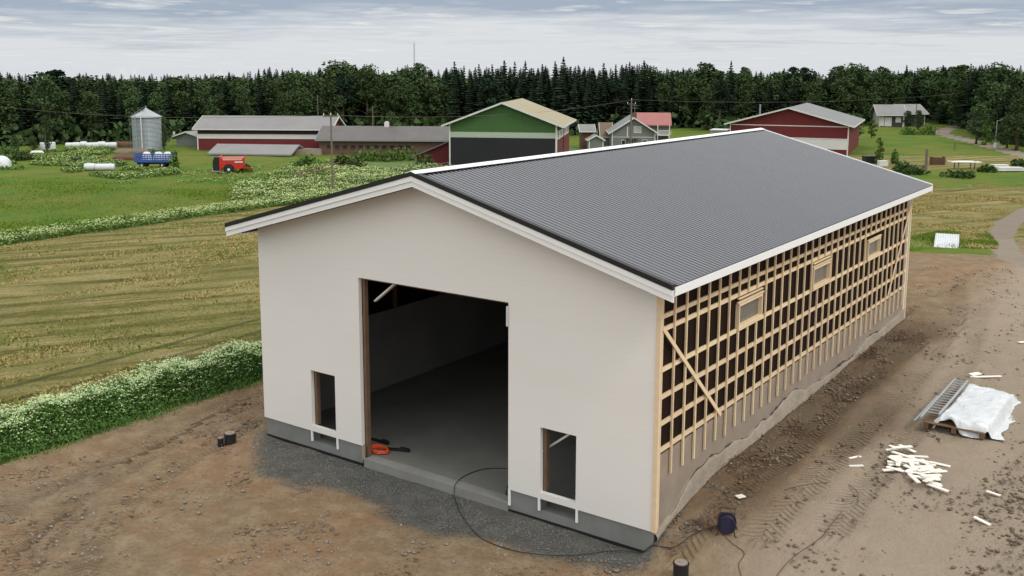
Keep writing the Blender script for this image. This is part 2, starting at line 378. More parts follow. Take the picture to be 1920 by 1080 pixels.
mownF = (1-isdirt)*sm(LATR, 16, 26)*sm(DEP+0.15*wobf, 107, 111)*(1-sm(DEP, 127+0.2*wobf, 131))
mown = np.maximum(np.maximum(mownL*(GX < 5), mownR), 0.75*mownF)
flower = np.maximum((GY < 62)*sm(-GX+0.3*wob, 38.0, 38.6)*(1-sm(-GX+0.3*wob, 41.0, 42.0)), sm(-GX+wobf*0.2, 36, 40)*sm(GY+0.25*GX+wobf, 36, 40)*(1-sm(GY, 95, 110))*(1-sm(-GX, 58+wobf, 66)))
verge = (GY < 42)*sm(-GX+0.3*wob, 4.0, 4.6)*(1-sm(-GX+0.3*wob, 7.0, 7.8))
verge = np.maximum(verge, .5*(GY < 42)*sm(-GX, 6.8, 7.2)*(1-sm(-GX+.3*wob, 8.6, 9.4)))
for xo_ in (-9.3, -10.9): verge = np.maximum(verge, (GY < 42)*.55*(1-sm(np.abs(GX-xo_-.25*wob), .12, .34)))
damp = np.clip((1-sm(np.abs(GX-13.9+0.5*wob), 0.5, 1.3))*sm(GY, 0.5, 3)*(1-sm(GY, 20, 24)), 0, 1)
damp = np.maximum(damp, (1-sm(np.hypot(GX-15.0, (GY-9)/2.0)+0.6*wob, 0.8, 2.0))*0.8)
ruts = np.zeros(sh); tS = np.zeros(sh); tL = np.zeros(sh); bestd = np.full(sh, 9.0)
for P_ in TRACKS:
    d_, s_, l_ = seg_dist(GX, GY, P_); k = d_ < bestd; bestd = np.where(k, d_, bestd); tS = np.where(k, s_, tS); tL = np.where(k, l_, tL)
track = (1-sm(bestd, 0.28, 0.45))*np.clip(0.2+1.2*vnoise(GX, GY, 0.5, 9), 0, 1)
mic = (vnoise(GX, GY, 3.1, 4)-0.5)*0.05 + (vnoise(GX, GY, 1.1, 5)-0.5)*0.10 + (vnoise(GX, GY, 6.0, 6)-0.5)*0.03
rough_z = dirt*(1-gravel)*mic + gravel*mic*0.25 + (1-dirt)*(vnoise(GX, GY, 0.25, 7)-0.5)*0.12
rough_z += -0.05*track*dirt + 0.03*dirt*((bestd > 0.3) & (bestd < 0.55))
near_b = (GX > 0.12) & (GX < 12.7) & (GY > 0.14) & (GY < 21.4)
rough_z = np.where(near_b, -0.12, rough_z)
GZ = gz(GX, GY) + rough_z
V = np.stack([GX, GY, GZ], -1).reshape(-1, 3)
ni, nj = sh; I, J = np.meshgrid(np.arange(ni-1), np.arange(nj-1), indexing='ij')
Fq = np.stack([I*nj+J, (I+1)*nj+J, (I+1)*nj+J+1, I*nj+J+1], -1).reshape(-1, 4)
ZA = np.stack([dirt, gravel, mown, flower], -1).reshape(-1, 4); ZB = np.stack([road, damp, verge, track], -1).reshape(-1, 4)
ZC = np.stack([tS*0.1, tL*0.5+0.5, left, np.ones(sh)], -1).reshape(-1, 4)
def ground_material():
    m = bpy.data.materials.new('ground_surface'); m.use_nodes = True; t = m.node_tree; b = t.nodes['Principled BSDF']
    g = N(t, 'ShaderNodeNewGeometry'); P = g.outputs['Position']
    def attr(n):
        a = N(t, 'ShaderNodeAttribute', attribute_name=n); s = N(t, 'ShaderNodeSeparateColor'); t.links.new(a.outputs['Color'], s.inputs[0])
        return s.outputs[0], s.outputs[1], s.outputs[2], a.outputs['Alpha']
    d_, gr_, mo_, fl_ = attr('za'); ro_, da_, ve_, tr_ = attr('zb'); ts_, tl_, le_, _ = attr('zc')
    nb = noise(t, P, 0.22, 5, 0.6); nm = noise(t, P, 1.6, 6, 0.65); nf = noise(t, P, 9.0, 5, 0.7); nff = noise(t, P, 34.0, 3, 0.7)
    # dirt
    dcol = mixc(t, ramp(t, nb, [(0.36, 0.0), (0.62, 1.0)]), (0.185,0.138,0.088), (0.238,0.148,0.082))
    dcol = mixc(t, math_node(t, 'MULTIPLY', ramp(t, nm, [(0.42, 0.0), (0.66, 1.0)]), 0.75), dcol, (0.300,0.230,0.145))
    dcol = mixc(t, math_node(t, 'MULTIPLY', ramp(t, nf, [(0.30, 1.0), (0.5, 0.0)]), 0.55), dcol, (0.105,0.076,0.044))
    dcol = mixc(t, math_node(t, 'MULTIPLY', ramp(t, nff, [(0.60, 0.0), (0.72, 1.0)]), 0.45), dcol, (0.33,0.27,0.20))
    dcol = mixc(t, math_node(t, 'MULTIPLY', da_, math_node(t, 'ADD', math_node(t, 'MULTIPLY', nm, 0.9), 0.10, True)), dcol, (0.085,0.064,0.044))
    sx = N(t, 'ShaderNodeSeparateXYZ'); t.links.new(P, sx.inputs[0])
    soil = math_node(t, 'MULTIPLY', math_node(t, 'SUBTRACT', math_node(t, 'ADD', sx.outputs[0], math_node(t, 'MULTIPLY', nb, 3.0)), 15.2), 0.45, True)
    dcol = mixc(t, math_node(t, 'MULTIPLY', math_node(t, 'MULTIPLY', soil, 0.75), math_node(t, 'SUBTRACT', 1.0, da_)), dcol, (0.345,0.285,0.220))
    # gravel
    gcol = mixc(t, ramp(t, nm, [(0.35, 0.0), (0.7, 1.0)]), (0.064,0.063,0.054), (0.110,0.107,0.093))
    gcol = mixc(t, math_node(t, 'MULTIPLY', ramp(t, nff, [(0.52, 0.0), (0.66, 1.0)]), 0.8), gcol, (0.20,0.20,0.19))
    # grasses
    rt = N(t, 'ShaderNodeMapping'); rt.inputs['Rotation'].default_value = (0, 0, math.radians(30)); t.links.new(P, rt.inputs[0]); PR = rt.outputs[0]
    st = N(t, 'ShaderNodeMapping'); st.inputs['Scale'].default_value = (1.25, 0.10, 1); t.links.new(PR, st.inputs[0])
    ns = noise(t, st.outputs[0], 1.3, 6, 0.65, 0.6)
    st2 = N(t, 'ShaderNodeMapping'); st2.inputs['Scale'].default_value = (0.42, 0.06, 1); t.links.new(PR, st2.inputs[0])
    ns2 = noise(t, st2.outputs[0], 1.0, 5, 0.6, 0.5)
    mcol = mixc(t, ramp(t, math_node(t, 'ADD', math_node(t, 'MULTIPLY', ns, 0.6), math_node(t, 'MULTIPLY', ns2, 0.4)), [(0.41, 0.0), (0.57, 1.0)]), (0.165,0.153,0.040), (0.295,0.252,0.098))
    rx = N(t, 'ShaderNodeMapping'); rx.inputs['Rotation'].default_value = (0, 0, math.radians(30)); t.links.new(P, rx.inputs[0]); sxr = N(t, 'ShaderNodeSeparateXYZ'); t.links.new(rx.outputs[0], sxr.inputs[0])
    sw = math_node(t, 'SINE', math_node(t, 'ADD', math_node(t, 'MULTIPLY', sxr.outputs[0], 2*math.pi/2.1), math_node(t, 'ADD', math_node(t, 'MULTIPLY', ns2, 9.0), math_node(t, 'MULTIPLY', nm, 4.0))))
    sw = math_node(t, 'ADD', math_node(t, 'MULTIPLY', sw, 0.15), math_node(t, 'ADD', math_node(t, 'MULTIPLY', ns, 0.7), math_node(t, 'MULTIPLY', nf, 0.3)))
    mcol = mixc(t, math_node(t, 'MULTIPLY', ramp(t, sw, [(0.52, 0.0), (0.68, 1.0)]), 0.6), mcol, (0.36,0.29,0.145))
    mcol = mixc(t, math_node(t, 'MULTIPLY', ramp(t, sw, [(0.33, 1.0), (0.44, 0.0)]), 0.75), mcol, (0.080,0.072,0.020))
    mcol = mixc(t, math_node(t, 'MULTIPLY', ramp(t, nb, [(0.42, 0.0), (0.6, 1.0)]), 0.55), mcol, (0.140,0.142,0.034))
    mcol = mixc(t, math_node(t, 'MULTIPLY', ramp(t, nf, [(0.36, 1.0), (0.50, 0.0)]), 0.65), mcol, (0.060,0.050,0.015))
    mcol = mixc(t, math_node(t, 'MULTIPLY', ramp(t, ns, [(0.30, 1.0), (0.42, 0.0)]), 0.6), mcol, (0.065,0.055,0.016))
    nvb = noise(t, P, 0.055, 4, 0.6)
    gc = mixc(t, ramp(t, nb, [(0.40, 0.0), (0.60, 1.0)]), (0.072,0.140,0.016), (0.125,0.160,0.018))
    gc = mixc(t, math_node(t, 'MULTIPLY', ramp(t, nm, [(0.45, 0.0), (0.7, 1.0)]), 0.5), gc, (0.060,0.115,0.020))
    gc = mixc(t, math_node(t, 'MULTIPLY', ramp(t, nvb, [(0.46, 0.0), (0.62, 1.0)]), 0.65), gc, (0.145,0.150,0.030))
    gc = mixc(t, math_node(t, 'MULTIPLY', ramp(t, ns, [(0.34, 1.0), (0.46, 0.0)]), 0.5), gc, (0.040,0.080,0.012))
    fc = mixc(t, ramp(t, nf, [(0.45, 0.0), (0.62, 1.0)]), (0.075,0.125,0.030), (0.19,0.24,0.085))
    vcol = mixc(t, nm, (0.028,0.050,0.013), (0.060,0.075,0.022))
    rcol = mixc(t, nm, (0.21,0.175,0.135), (0.29,0.245,0.19))
    # edges between zones are broken up by noise
    def edge(v, k=0.5): return ramp(t, math_node(t, 'ADD', v, math_node(t, 'MULTIPLY', math_node(t, 'SUBTRACT', nf, 0.5), k)), [(0.38, 0.0), (0.62, 1.0)])
    col = mixc(t, edge(fl_, 0.9), gc, fc)
    col = mixc(t, edge(mo_, 0.9), col, mcol)
    col = mixc(t, edge(ve_, 0.6), col, vcol)
    col = mixc(t, edge(d_, 0.7), col, dcol)
    col = mixc(t, edge(ro_, 0.7), col, rcol)
    col = mixc(t, edge(gr_, 1.2), col, gcol)
    t.links.new(col, b.inputs['Base Color']); b.inputs['Roughness'].default_value = 0.93; b.inputs['Specular IOR Level'].default_value = 0.12
    # relief: clods, stubble, tyre lugs
    h = math_node(t, 'ADD', math_node(t, 'MULTIPLY', nf, 0.075), math_node(t, 'MULTIPLY', nff, 0.022))
    h = math_node(t, 'ADD', h, math_node(t, 'MULTIPLY', nm, 0.10))
    h = math_node(t, 'ADD', h, math_node(t, 'MULTIPLY', math_node(t, 'MULTIPLY', sw, mo_), 0.25))
    la = math_node(t, 'ABSOLUTE', math_node(t, 'SUBTRACT', tl_, 0.5))
    ph = math_node(t, 'ADD', math_node(t, 'MULTIPLY', ts_, 10*2*math.pi/0.17), math_node(t, 'MULTIPLY', la, 2*2*math.pi/0.17*0.7))
    lug = math_node(t, 'MULTIPLY', math_node(t, 'SINE', ph), 0.040)
    h = math_node(t, 'ADD', h, math_node(t, 'MULTIPLY', lug, tr_))
    bp = N(t, 'ShaderNodeBump'); bp.inputs['Distance'].default_value = 1.0; bp.inputs['Strength'].default_value = 0.85
    t.links.new(h, bp.inputs['Height']); t.links.new(bp.outputs[0], b.inputs['Normal'])
    return m
GM = ground_material()
fc_ = Fq; mean = lambda A_: A_.reshape(-1)[fc_].mean(1)
zone = np.zeros(len(Fq), int)                                   # 0 meadow
zone[mean(flower) > 0.5] = 1; zone[mean(mown) > 0.5] = 2; zone[mean(verge) > 0.5] = 0
zone[mean(dirt) > 0.5] = 3; zone[mean(road) > 0.5] = 4; zone[mean(gravel) > 0.5] = 5
for zi, nm in enumerate(('meadow', 'flower_meadow', 'mown_field', 'dirt_yard', 'dirt_road', 'gravel_ground')):
    F_ = Fq[zone == zi]
    if not len(F_): continue
    u_, inv = np.unique(F_, return_inverse=True)
    me = np_mesh(nm, V[u_], inv.reshape(-1, 4), GM, True, cols={'za': ZA[u_], 'zb': ZB[u_], 'zc': ZC[u_]})
    tag(link(me, nm), kind='structure')

# ------------------------------------------------------------------ the new barn
BW, BL = 13.0, 21.6; RIDGE, EAVE = 8.36, 6.43; OVX, OVF, OVB = 0.6, 0.64, 0.68; SLOPE = (RIDGE-EAVE)/(BW/2+OVX)
roofz = lambda x: RIDGE - abs(x-BW/2)*SLOPE
UND = 0.30                                            # roof build-up below the top surface
hall = empty('barn', (0,0,0), 0, 'large unfinished white barn with dark ribbed roof and bare timber battens on its side', 'barn')
def cut_wall(xs, zs, solid, top, thick, axis):
    """wall of cells in a plane, thickened inwards, so openings get reveals"""
    bm = bmesh.new(); vd = {}
    def vert(x, z):
        k = (round(x, 4), round(z, 4))
        if k not in vd: vd[k] = bm.verts.new((x, 0, z) if axis == 'x' else (0, x, z))
        return vd[k]
    for i in range(len(xs)-1):
        for j in range(len(zs)):
            z0 = zs[j]; last = j == len(zs)-1
            if not solid(0.5*(xs[i]+xs[i+1]), j): continue
            za, zb = (top(xs[i]), top(xs[i+1])) if last else (zs[j+1], zs[j+1])
            bm.faces.new([vert(xs[i], z0), vert(xs[i+1], z0), vert(xs[i+1], zb), vert(xs[i], za)])
    r = bmesh.ops.extrude_face_region(bm, geom=list(bm.faces))
    d = Vector((0, thick, 0)) if axis == 'x' else Vector((-thick, 0, 0))
    bmesh.ops.translate(bm, vec=d, verts=[e for e in r['geom'] if isinstance(e, bmesh.types.BMVert)])
    bmesh.ops.recalc_face_normals(bm, faces=bm.faces)
    mb = MB(); bm.verts.index_update()
    mb.v = [tuple(v.co) for v in bm.verts]; mb.f = [tuple(v.index for v in f.verts) for f in bm.faces]; mb.m = [0]*len(mb.f); bm.free()
    return mb
LW, RW, DR = (2.05, 3.01), (9.93, 10.94), (4.0, 8.98)
xs = sorted({0.0, *LW, *DR, *RW, BW/2, BW}); zs = [0.58, 0.745, 2.40, 5.34]
def solid(x, j):
    if DR[0] < x < DR[1] and j < 3: return False
    if (LW[0] < x < LW[1] or RW[0] < x < RW[1]) and j == 1: return False
    return True
cut_wall(xs, zs, solid, lambda x: roofz(x)-UND, 0.12, 'x').build('gable_wall', WHITE_SIDING, hall)
cut_wall([0, BW/2, BW], [0.9], lambda x, j: True, lambda x: roofz(x)-UND, -0.12, 'x').build('gable_wall', WHITE_SIDING, hall, loc=(0, BL, 0))
SZT = roofz(BW)-UND
WINS = [(4.45, 6.02), (10.17, 11.72), (15.92, 17.40)]; WZ0, WZ1 = 4.40, 4.97
ys = sorted({0.12, BL, *[v for q in WINS for v in q]})
cut_wall(ys, [2.30, WZ0, WZ1], lambda y, j: not (j == 1 and any(a < y < b for a, b in WINS)), lambda y: SZT, 0.12, 'y').build('side_wall', WINDBOARD, hall, loc=(BW-0.055, 0, 0))
MB().box(0.02, 0.14, 0.12, BL, 0.58, SZT).build('side_wall', WINDBOARD, hall)
MB().prism([(.15, BL-.15, .3), (BW-.2, BL-.15, .3), (BW-.2, BL-.15, SZT), (BW/2, BL-.15, RIDGE-.4), (.15, BL-.15, SZT)], (0, .02, 0)).build('rear_dark_sheet', WINDBOARD, hall)  # dark sheet added inside the rear wall to dim the interior
# plinth
for a, b, z1 in ((0.05, LW[0], .578), (LW[1], DR[0], .578), (DR[1], RW[0], .578), (RW[1], BW-.05, .578)): MB().box(a, b, 0.04, 0.30, -0.4, z1).build('plinth', PLINTH_GREY, hall)
for a, b in (LW, RW): MB().box(a, b, 0.045, 0.30, -0.4, 0.26).build('plinth', PLINTH_GREY, hall)
for q in ((BW-0.20, BW-0.03, 0.301, BL-0.01, -0.4, 2.298), (0.06, 0.30, 0.301, BL-0.01, -0.4, 0.578), (0.3, BW-.2, BL-.25, BL-.02, -.4, .9)): MB().box(*q).build('plinth', CONCRETE, hall)
# uneven skirt of rough plaster along the side
n = 130; vs = []; fs = []
for i in range(n+1):
    y = 0.12 + (BL-0.12)*i/n; zt = 1.22 + 0.20*(float(vnoise(y, 0.3, .35, 3))-.5)*2 + 0.16*(float(vnoise(y, 2.3, 1.1, 4))-.5)*2 + .10*(float(vnoise(y, 5.3, 3.1, 5))-.5) + 0.012*y; zt -= 0.6*max(0, 1-y/3.0)
    zt = max(zt, float(gz(BW+.1, y))+0.1)
    o_ = 0.015*random.random()
    vs += [(BW+0.055+o_, y, -0.2), (BW+0.045+o_, y, zt-0.07), (BW+0.005, y, zt), (BW-0.1, y, zt+0.002)]
for i in range(n):
    for k in range(3): fs.append((i*4+k, (i+1)*4+k, (i+1)*4+k+1, i*4+k+1))
MB().add(vs, fs).build('plaster_skirt', PLASTER, hall, True)
cp, cr2 = [], []
for i in range(4, n-3):
    v_ = vs[i*4+2]; cp.append((BW+.012, v_[1], v_[2]+.012)); cr2.append(max(.003, .05*(float(vnoise(v_[1], 8.3, .9, 71))-.42)+.02*random.random()*(random.random() > .6)))
MB().path(cp, cr2, 6).build('skirt_seam', SEAM, hall)
MB().box(0.3, BW-0.20, 0.31, BL-0.25, -0.1, 0.25).build('floor_slab', SLAB, hall)
# battens: horizontals lie under the verticals
XH0, XH1, XV1 = BW-0.052, BW-0.004, BW+0.044
HZ = [5.53, 5.23, 4.305, 3.675, 3.05, 2.425]
for z in HZ:
    segs = [(0.02, BL)]
    for a, b in segs:
        MB().box(XH0, XH1, a, b, z-0.05, z+0.05).build('horizontal_batten', TIMBER, hall)
for i in range(36):
    y = 0.14 + i*0.6165; wd = 0.026
    if y > BL: break
    cut = any(a-0.06 < y < b+0.06 for a, b in WINS); zt = roofz(BW)-UND-0.02+0.0
    zb = 1.72 + random.uniform(-.05, .05)
    if i == 0: zb = 0.62
    if cut:
        MB().box(XH1+.002, XV1, y-wd, y+wd, WZ1+0.24, zt).build('vertical_batten', TIMBER, hall); MB().box(XH1+.002, XV1, y-wd, y+wd, zb, WZ0-0.12).build('vertical_batten', TIMBER, hall)
    else: MB().box(XH1+.002, XV1, y-wd, y+wd, zb, zt).build('vertical_batten', TIMBER, hall)
for a, b in (((XH1+.05, 0.12, 5.30), (XH1+.05, 3.45, 2.36)), ((XH1+.05, 21.45, 5.62), (XH1+.05, 18.85, 2.55))):
    MB().bar((BW+0.058, a[1], a[2]), (BW+0.058, b[1], b[2]), 0.024, 0.095, up=(1,0,0)).build('diagonal_brace', TIMBER, hall) if False else MB().obox(((BW+0.058), (a[1]+b[1])/2, (a[2]+b[2])/2), (0.012,0,0), Vector((0, b[1]-a[1], b[2]-a[2]))/2, Vector((0, -(b[2]-a[2]), b[1]-a[1])).normalized()*0.05).build('diagonal_brace', TIMBER, hall)
MB().box(BW-0.05, BW+0.06, -0.015, 0.075, 0.58, SZT-.02).build('corner_board', TIMBER, hall)
MB().box(BW-0.05, BW+0.05, BL+.002, BL+0.09, 0.9, SZT-.02).build('corner_board', TIMBER, hall)
for a, b in WINS:
    f = MB(); x0, x1 = BW-0.12, BW+0.05
    f.box(x0, x1, a-.02, a+.03, WZ0-.03, WZ1+.03); f.box(x0, x1, b-.03, b+.02, WZ0-.03, WZ1+.03)
    f.box(x0, x1, a+.03, b-.03, WZ0-.03, WZ0+.03); f.box(x0, x1, a+.03, b-.03, WZ1-.03, WZ1+.03)
    win = f.build('window', TIMBER, hall)
    MB().box(BW-0.075, BW-0.06, a+.03, b-.03, WZ0+.025, WZ1-.025).build('pane', PANE, win)
    MB().box(BW-.004, BW+0.056, a-.08, b+.08, WZ1+.05, WZ1+.09).build('head_board', TIMBER, win)
    if a < 12: MB().box(BW-.004, BW+0.05, a-.03, b+.03, WZ1+.15, WZ1+.185).build('head_board', TIMBER, win)
    MB().box(BW-.004, BW+0.068, a-.05, b+.05, WZ0-.085, WZ0-.04).build('sill_board', TIMBER, win)
# roof: ribbed sheets running ridge to eave
def ribbed(side):
    pit = 0.175; prof = [(0.0, 0.0), (0.112, 0.0), (0.120, 0.022), (0.156, 0.022), (0.164, 0.0)]
    y0, y1 = -OVF+0.10, BL+OVB-0.05; pts = []; k = 0
    while y0+k*pit < y1:
        for a, h in prof:
            if y0+k*pit+a < y1: pts.append((y0+k*pit+a, h))
        k += 1
    pts.append((y1, 0)); mb_ = MB(); xe = BW+OVX+0.03 if side > 0 else -OVX-0.03
    vs = []
    for y, h in pts: vs += [(BW/2+0.02*side, y, RIDGE+h-.004), (xe, y, roofz(xe)+h)]
    m_ = len(pts); vs += [(v[0], v[1], v[2]-0.0) for v in []]
    mb_.add(vs, [(2*i, 2*i+1, 2*i+3, 2*i+2) for i in range(m_-1)])
    return mb_
for s_ in (1, -1):
    rf_ = ribbed(s_).build('roof_sheet', ROOF_STEEL, hall)
    xa, xb = BW/2, (BW+OVX if s_ > 0 else -OVX)
    za, zb = RIDGE-0.05, roofz(xb)-0.05
    # boarded underside
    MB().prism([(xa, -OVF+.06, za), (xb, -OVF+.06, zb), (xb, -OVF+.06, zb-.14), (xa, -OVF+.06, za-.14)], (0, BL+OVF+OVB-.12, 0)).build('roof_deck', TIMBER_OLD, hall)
    # verge: black flashing, then two white barge boards stepping back
    def verge(y, t, z0, z1, nm, m):
        e = 0.0 if s_ > 0 else 0.0
        MB().prism([(xa, y, RIDGE+z1), (xb+0.03*s_, y, roofz(xb+.03*s_)+z1), (xb+.03*s_, y, roofz(xb+.03*s_)+z0), (xa, y, RIDGE+z0)], (0, t, 0)).build(nm, m, hall)
    verge(-OVF-0.03, 0.16, -0.055, 0.060, 'verge_flashing', BLACK_TRIM); verge(-OVF-0.012, 0.05, -0.185, -0.058, 'barge_board', WHITE_TRIM)
    verge(-OVF+0.018, 0.05, -0.325, -0.188, 'barge_board', WHITE_TRIM)
    verge(BL+OVB-0.06, 0.08, -0.28, 0.055, 'barge_board', WHITE_TRIM)
    xo = xb+0.02*s_
    MB().box(min(xo, xo+.03*s_), max(xo, xo+.03*s_), -OVF+.075, BL+OVB-.065, roofz(xb)-.20, roofz(xb)-.02).build('eave_board', WHITE_TRIM, hall)
    xw = BW+.05 if s_ > 0 else -0.0
    MB().box(min(xw, xo-.002*s_), max(xw, xo-.002*s_), -OVF+.075, BL+OVB-.065, roofz(xb)-.22, roofz(xb)-.195).build('soffit', WHITE_TRIM, hall)
# front soffit strips and ridge capping
rc = MB()
for s_ in (1, -1):
    xe = BW/2+0.17*s_; rc.prism([(BW/2, -OVF-.035, RIDGE+.075), (xe, -OVF-.035, roofz(xe)+.066), (xe, -OVF-.035, roofz(xe)+.05), (BW/2, -OVF-.035, RIDGE+.055)], (0, BL+OVF+OVB+.05, 0))
rc.build('ridge_capping', WHITE_TRIM, hall)
# timber in the openings
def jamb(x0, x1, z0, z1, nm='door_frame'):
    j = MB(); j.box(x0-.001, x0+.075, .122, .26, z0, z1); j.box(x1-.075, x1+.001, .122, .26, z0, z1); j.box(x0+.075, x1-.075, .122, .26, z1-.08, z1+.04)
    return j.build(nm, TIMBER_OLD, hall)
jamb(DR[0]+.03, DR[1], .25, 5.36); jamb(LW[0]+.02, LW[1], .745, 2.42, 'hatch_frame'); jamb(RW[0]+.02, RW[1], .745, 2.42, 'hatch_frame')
for a, b in (((4.15, .5, 4.62), (5.15, .5, 5.40)), ((2.55, .5, 2.6), (3.35, .5, 1.6)), ((9.5, .5, 1.45), (11.0, .5, 2.62)), ((12.4, 1.0, 2.2), (8.6, 1.2, 5.5))):
    MB().bar(a, b, 0.05, 0.12, up=(0,1,0)).build('inner_brace', TIMBER_PALE, hall)
for a, b in (LW, RW):       # white jamb tails reaching down beside the gaps in the plinth
    MB().box(a-.06, a-.005, -.005, .036, .27, .578).build('jamb_tail', WHITE_TRIM, hall); MB().box(b+.005, b+.06, -.005, .036, .25, .578).build('jamb_tail', WHITE_TRIM, hall)
MB().box(DR[0]-.005, DR[0]+.10, -.004, .036, .18, .577).build('jamb_tail', CONCRETE, hall); MB().box(DR[1]-.0, DR[1]+.06, -.005, .036, .16, .577).build('jamb_tail', WHITE_TRIM, hall)
MB().box(DR[0]+.101, DR[1]-.001, -.03, .309, -.2, .235).build('door_sill', SILL, hall)
for a, b in ((.05, DR[0]), (DR[1], BW-.05)): MB().box(a, b, .006, .039, -.2, .055).build('membrane_shadow_strip', BLACK_TRIM, hall)  # black strip draws the shadow line along the plinth base, with its membrane edge
MB().box(8.93, 8.99, -.03, -.002, 4.75, 5.25).build('torn_membrane', BAG, hall)
# inside: low concrete panel wall, posts and roof trusses, cross rails
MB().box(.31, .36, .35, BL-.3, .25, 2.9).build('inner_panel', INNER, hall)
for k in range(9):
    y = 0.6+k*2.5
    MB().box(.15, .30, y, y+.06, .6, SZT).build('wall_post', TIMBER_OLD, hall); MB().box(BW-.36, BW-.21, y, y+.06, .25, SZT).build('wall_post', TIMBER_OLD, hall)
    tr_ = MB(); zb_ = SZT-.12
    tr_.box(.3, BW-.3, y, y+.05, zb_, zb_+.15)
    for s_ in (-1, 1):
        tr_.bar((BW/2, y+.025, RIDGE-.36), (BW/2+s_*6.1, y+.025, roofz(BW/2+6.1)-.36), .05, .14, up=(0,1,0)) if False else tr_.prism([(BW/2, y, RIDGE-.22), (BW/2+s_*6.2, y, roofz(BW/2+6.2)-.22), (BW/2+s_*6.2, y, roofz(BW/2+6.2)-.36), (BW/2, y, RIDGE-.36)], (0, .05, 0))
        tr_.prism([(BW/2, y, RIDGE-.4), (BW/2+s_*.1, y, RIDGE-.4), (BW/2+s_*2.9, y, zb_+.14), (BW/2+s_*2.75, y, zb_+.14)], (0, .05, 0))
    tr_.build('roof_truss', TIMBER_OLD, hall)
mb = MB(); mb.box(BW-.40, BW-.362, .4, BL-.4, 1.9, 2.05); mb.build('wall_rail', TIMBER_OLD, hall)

# ------------------------------------------------------------------ small things on the site
def up_pipe(px, py, r, h, label, z=None):
    p = at(px, py, z); q = empty('drain_pipe', p, 0, label, 'drain pipe', 'upright black drain pipes in the yard')
    MB().lathe([(r, -.2), (r, h), (r*1.08, h), (r*1.08, h+.03)], n=20).build('pipe_shaft', BLACK_PLASTIC, q, False)
    MB().lathe([(r*.86, h+.03), (r*.86, h+.05), (r*.35, h+.055), (r*.3, h+.075)], n=20).build('pipe_lid', STONE, q)
    return q
up_pipe(432, 831, 0.17, 0.28, 'wide upright black drain pipe with grey lid, by the left front barn corner')
up_pipe(414, 833, 0.085, 0.16, 'short thin black pipe stub just left of a wide upright drain pipe')
up_pipe(1276, 1092, 0.165, 0.42, 'upright black drain pipe with grey lid at the bottom edge, near the right barn corner')
# cables
def cable(pts, r, label, m=BLACK_PLASTIC, zoff=0.015, name='cable'):
    P3 = []
    for (px, py, z) in pts:
        q = at(px, py, z); P3.append(q)
    # Catmull-Rom through the points, laid on the ground
    out = []
    for i in range(len(P3)-1):
        p0, p1, p2, p3 = P3[max(i-1,0)], P3[i], P3[i+1], P3[min(i+2,len(P3)-1)]
        for k in range(8):
            t = k/8; q = 0.5*((2*p1)+(p2-p0)*t+(2*p0-5*p1+4*p2-p3)*t*t+(3*p1-p0-3*p2+p3)*t**3); out.append(q)
    out.append(P3[-1])
    for q in out:
        inb = 0.03 < q.x < 12.8 and q.y > 0.0
        base = 0.25 if (inb or (4 < q.x < 9 and q.y > -0.04)) else float(gz(q.x, q.y))+0.03
        q.z = base + zoff
    return tag(MB().path(out, r).build(name, m, None, True), label, 'cable')
cable([(960,880,.25),(910,880,.25),(868,895,.25),(850,915,.25),(852,935,None),(866,970,None),(900,1010,None),(950,1032,None),(1010,1043,None),(1080,1044,None),(1150,1036,None),(1200,1040,None),(1260,1030,None),(1300,1005,None),(1345,990,None)], 0.010, 'long black cable from the barn floor around the front to the cable reel')
cable([(1470,922,None),(1530,910,None),(1580,910,None),(1606,925,None),(1608,950,None)], 0.008, 'thin dark cable arcing over the dirt right of the reel', RUST)
cable([(1340,990,None),(1370,1020,None),(1395,1040,None),(1385,1062,None),(1390,1085,None)], 0.008, 'thin dark cable hanging off the reel towards the bottom edge', RUST)
cable([(1580,962,None),(1560,985,None),(1540,1010,None),(1505,1035,None),(1475,1060,None),(1455,1085,None)], 0.008, 'thin brown cord on the bare dirt right of the reel near the bottom edge', RUST)
# orange coil on the slab
pts = []; rr_ = random.Random(3); c0 = at(710, 847, .25)
for k in range(150):
    t = k*0.36; R_ = 0.20+0.07*rr_.random(); pts.append((R_*1.25*math.cos(t)+.03*rr_.random(), R_*math.sin(t)*.8, 0.02+0.0006*k+0.015*rr_.random()))
tag(MB().path(pts, 0.017, 5).build('cable_coil', ORANGE, None, True, loc=(c0.x, c0.y, .25)), 'bright orange cable coil on the slab at the left side of the big doorway', 'cable coil')
for (px, py, ln, an, lb) in ((745, 845, .75, .35, 'dark scrap lying right of the orange cable coil'), (712, 829, .7, .0, 'dark scrap lying behind the orange cable coil')):
    c = at(px, py, .25); mb = MB(); mb.bar((-ln/2, 0, .03), (ln/2, 0, .03), .10, .06); mb.bar((ln*.1, .03, .075), (ln*.45, -.02, .07), .13, .05)
    tag(mb.build('floor_scrap', BLACK_PLASTIC, None, loc=c, rz=an, bevel=.008), lb, 'scrap')
c = Vector((8.75, .35, .25)); mb = MB(); mb.lathe([(.07,0),(.09,.05),(.05,.18),(.06,.22)], n=10); mb.bar((.02,0,.15),(.2,-.05,.05),.04,.05)
tag(mb.build('power_tool', BLACK_PLASTIC, None, loc=c), 'small dark tool on the slab beside the right edge of the big doorway', 'tool')
